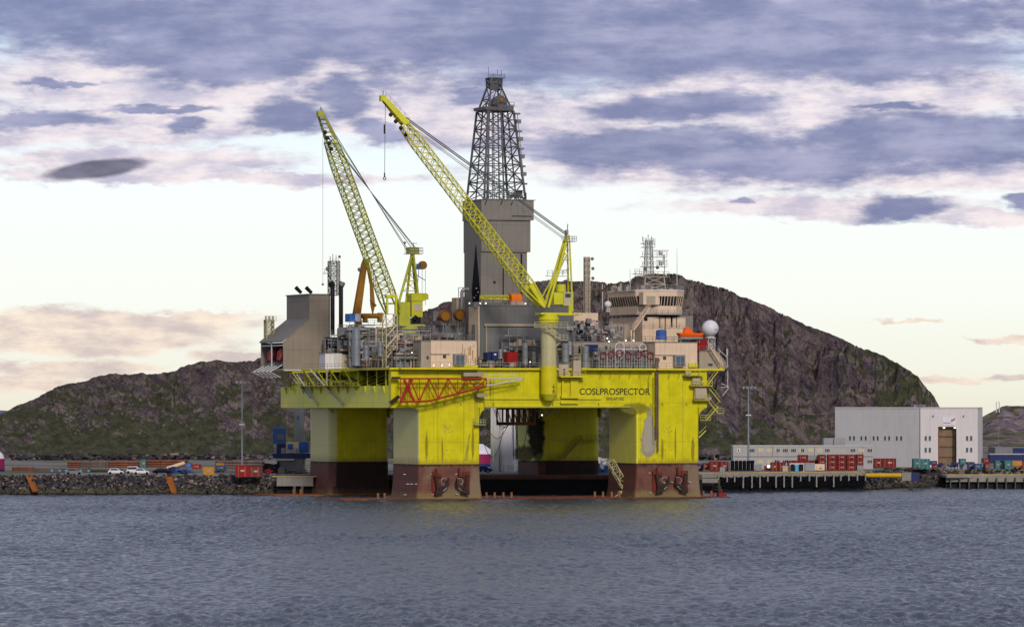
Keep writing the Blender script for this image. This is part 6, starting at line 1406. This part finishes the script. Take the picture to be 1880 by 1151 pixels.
for px in range(1324,1588,22):
    for r_ in range(3):
        a,y=pp(px+4+r_*.3); MB().tube((a,y+3+r_*4,z-1),(a,y+3+r_*4,-2),.5,8).build('pile',M['concrete_dark'],t)
# the quay wall behind the piles is black with shade and weed
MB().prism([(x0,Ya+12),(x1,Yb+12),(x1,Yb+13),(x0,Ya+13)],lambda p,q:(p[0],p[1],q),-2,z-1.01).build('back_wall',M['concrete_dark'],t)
MB().prism([(x0,Ya+1),(x1,Yb+1),(x1,Yb+1.3),(x0,Ya+1.3)],lambda p,q:(p[0],p[1],q),-1,z-1.4).build('shade_screen',M['dark'],t)  # near-black sheet standing in for the shade beneath the pier
k=0
for px in range(1323,1588,3):
    if (px//3)%4==3: continue
    for r_ in range(1 if px%2 else 2):
        a,y=pp(px+rr.uniform(-.8,.8)); zz=z-1.5-r_*1.25+rr.uniform(-.2,.2); k+=1
        tt=thing('tyre_fender','black tyre hung on the pier face among the tyre row','tyre',(a,y-.7,zz),False,'tyre fenders on the pier')
        if k==1: MB().torus((a,y-.7,zz),.42,.22,'v',12,6).build('tyre',M['tyre'],tt); _ty=tt.children[0]
        else: c_=_ty.copy(); C.objects.link(c_); c_.parent=tt
MB().box(pp(1270)[0],pp(1316)[0],Ya-.4,Ya-.12,z-2.2,z-1.1).build('edge_beam',M['concrete'],t)
heap(1305,1325,880,903,1197,'timber','dark broken piles below the left end of the right pier',21,10,'broken_piles',.5)
# yellow pipe and rocks beyond the pier
Y=1232
solo(MB().tube((wx(1590,Y),Y,wz(872.5,Y)),(wx(1655,Y),Y,wz(872.5,Y)),.6,16),'yellow_pipe',M['pipe_yellow'],'long yellow pipe lying on the bank beyond the pier end','pipe',(wx(1590,Y),Y,GZ-1),False)
t=wt('bank_block','grey concrete block and dark pillar on the bank right of the yellow pipe','concrete block',1656,Y,0); MB().box(*wb(1656,1674,867,882,Y,4)).build('block',M['concrete'],t); MB().box(*wb(1674.2,1688,867.5,883,Y-.5,3)).build('pillar',M['navy'],t)
solo(MB().bar((wx(1672,Y-4),Y-4,-1),(wx(1672,Y-4),Y-4,wz(892,Y-4)),1.),'mooring_post',M['timber'],'short dark post standing in the water off the rock bank','post',(wx(1672,Y-4),Y-4,-1),False)
Ya2,Yb2=1252,1262
t,x0,x1,z=pier(1738,2000,Ya2,Yb2,872,22,'flat concrete jetty on a dark beam at the far right',name='jetty',lip=.6)
MB().box(x0,x1,Ya2+2,Ya2+2.5,z-1.7,z-.61).build('beam',M['concrete'],t); m=MB()
for px in range(1745,1990,17): m.box(wx(px,Ya2),wx(px+2,Ya2),Ya2+1.,Ya2+2,-1,z-.61)
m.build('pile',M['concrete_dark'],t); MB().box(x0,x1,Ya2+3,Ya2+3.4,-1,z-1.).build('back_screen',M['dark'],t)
# left quay
Y=1163
t=wt('quay_wall','concrete quay wall with a tan kerb just left of the rig','quay wall',508,Y,0)
MB().box(wx(508,Y),wx(1290,Y),Y+2,Y+30,GZ-3.9,GZ-.06).build('wall',M['concrete_dark'],t)
MB().box(wx(508,Y),wx(575,Y),Y,Y+1.9,wz(892,Y),wz(875.5,Y)).build('face_slab',M['concrete'],t)
MB().box(wx(500,Y),wx(600,Y),Y-.1,Y+2.3,wz(875.4,Y),wz(873.4,Y)).build('kerb',M['kerb_yellow'],t)
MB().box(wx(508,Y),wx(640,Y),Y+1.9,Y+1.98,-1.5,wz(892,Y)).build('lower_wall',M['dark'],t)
m=MB(); [m.tube((wx(p,Y),Y-1,-1),(wx(p,Y),Y-1,wz(892,Y)),.35,8) for p in(541,555)]; m.build('pile',M['pipe_brown'],t)
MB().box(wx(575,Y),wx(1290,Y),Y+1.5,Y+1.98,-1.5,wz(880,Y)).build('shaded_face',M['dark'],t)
MB().box(wx(870,Y),wx(1130,Y),Y+1.2,Y+2.5,wz(878,Y),wz(874.5,Y)).build('tan_kerb',M['copper'],t)
# orange chutes on the bank
for i,(pa,pb,lb) in enumerate((((53,873),(64,900),'orange steel chute lying down the rock bank at the far left'),((309,873),(319,903),'rust orange steel chute on the rock bank left of the red containers'))):
    Ya_=shoreY(pa[0])+4.5; Yb_=Ya_-5.5; a=Vector((wx(pa[0],Ya_),Ya_,wz(pa[1],Ya_))); b=Vector((wx(pb[0],Yb_),Yb_,wz(pb[1],Yb_))); W_=Vector((.7,0,0))
    m=MB(); m.add([a-W_,a+W_,b+W_*.9,b-W_*.9]+[p+Vector((0,.1,-.35)) for p in(a-W_,a+W_,b+W_*.9,b-W_*.9)],[(0,1,2,3),(7,6,5,4),(0,4,5,1),(1,5,6,2),(2,6,7,3),(3,7,4,0)]); m.bar(a-W_,b-W_*.9,.2); m.bar(a+W_,b+W_*.9,.2)
    solo(m,'steel_chute',M['chute_orange'],lb,'chute',tuple(a),False,'steel chutes on the rock bank')
# ---------------------------------------------------------------- harbour crane left
Y=1196
t=wt('harbour_crane','blue mobile harbour crane with a pale tower partly behind the rig corner','harbour crane',530,Y)
MB().prism([(wx(539,Y),wz(808,Y)),(wx(541,Y),wz(740,Y)),(wx(555,Y),wz(740,Y)),(wx(559,Y),wz(808,Y))],lambda p,q:(p[0],q,p[1]),Y+1,Y+3.5).build('tower',M['container_grey'],t)
MB().box(wx(545,Y),wx(549,Y),Y+.9,Y+.98,wz(770,Y),wz(763,Y)).build('tower_mark',M['skyblue'],t)
MB().box(*wb(501,524,786,815,Y,4)).build('cab',M['blue'],t)
MB().box(*wb(508,522,797,807,Y-.1,.08)).build('cab_window',M['glass_dark'],t)
MB().box(*wb(502,524,815.2,832,Y+.3,3)).build('lower_cab',M['navy'],t); MB().box(*wb(502,508,815,832,Y-.1,.35)).build('side_panel',M['beige'],t); MB().box(*wb(516,525,822,832,Y-.1,.35)).build('front_panel',M['beige'],t)
q=MB().box(*wb(525,549,811,831,Y-.2,4)).build('machinery_box',M['cream'],t); MB().box(*wb(528,538,815,825,Y-.28,.06)).build('mark',M['blue'],q)
MB().box(*wb(549.3,566,811,831,Y-.1,4)).build('side_box',M['blue'],t); MB().box(*wb(501,570,832,841,Y-.3,5)).build('platform',M['navy'],t)
m=MB(); m.rail([(wx(501,Y),Y-.3,wz(832,Y)),(wx(567,Y),Y-.3,wz(832,Y))],1.2,1.3,.07); m.rail([(wx(501,Y),Y,wz(786,Y)),(wx(524,Y),Y,wz(786,Y))],.8,1.3,.07); m.build('handrail',M['blue'],t)
MB().box(*wb(508,556,841.2,860,Y,4)).build('undercarriage',M['mid_grey'],t)
m=MB(); m.box(*wb(498,540,842,845,Y-1,.8)); m.box(*wb(545,560,841,868,Y+1,2)); m.build('outrigger',M['offwhite'],t)
for px in(512,524,536,548): MB().tube((wx(px,Y),Y-.8,GZ+.6),(wx(px,Y),Y,GZ+.6),.6,12).build('wheel',M['tyre'],t)
# white tower between the columns, tents
Y=1225; a,b=wx(903,Y),wx(944,Y)
t=wt('white_silo','tall pale lilac silo tower seen between the left and rear columns','silo',923,Y); 
MB().loft([((a+b)/2+1.0,Y+4,(b-a)/2-.6,2.6,1.6,GZ),((a+b)/2+1.0,Y+4,(b-a)/2-.6,2.6,1.6,wz(700,Y))]).build('tower',M['white'],t)
m=MB(); m.box(a-.3,a+1.8,Y+.6,Y+3,GZ,wz(700,Y)); m.build('ladder_shaft',M['offwhite'],t); MB().box(b-.25,b-.05,Y+.2,Y+.6,GZ+3,wz(750,Y)).build('dark_pipe',M['navy'],t)
m=MB(); m.box(*wb(903,912,853,864,Y-3,1)); m.box(*wb(921,926,851,864,Y-3,1)); m.box(*wb(930,944,853,872,Y-4,2)); m.build('base_gear',M['offwhite'],t)
def tent(px0,px1,pt,pb,Y,label):
    x0,x1,_,_,z0,z1=wb(px0,px1,pt,pb,Y,1); c=(x0+x1)/2; r=(x1-x0)/2; t=thing('storage_tent',label,'tent',(c,Y,z0),False,'storage tents with magenta walls'); h=(z1-z0)
    MB().tube((c,Y+r,z0),(c,Y+r,z0+h*.55),r,28).build('wall',M['magenta'],t); MB().tube((c,Y+r,z0+h*.551),(c,Y+r,z0+h*.72),r,28,r*.9).tube((c,Y+r,z0+h*.72),(c,Y+r,z1),r*.9,28,r*.3).build('roof',M['white'],t)
    MB().tube((c,Y+r,z0-.1),(c,Y+r,z0+h*.12),r*1.01,28).build('base_band',M['navy'],t)
tent(850,906,815,856,1290,'white topped magenta storage tent between the front left column and silo'); tent(-40,6,822,866,1225,'white topped magenta storage tent at the left edge of the view')
for px,Yq,lb in((1062,1300,'x'),): pass
# small mooring buoys / boom floats on the water at left
m=MB()
for i in range(40):
    px=215+i*6.5; Y=wY(914.5-abs(i-8)*.03,0); m.tube((wx(px,Y),Y,.02),(wx(px+2.2+(i%3),Y),Y+.4,.02),.07,5)
solo(m,'floating_boom',M['red_bolster'],'thin broken line of faded red floats on the water left of the rig','floating boom',(wx(350,1120),1120,0),False)
bpy.context.view_layer.update()
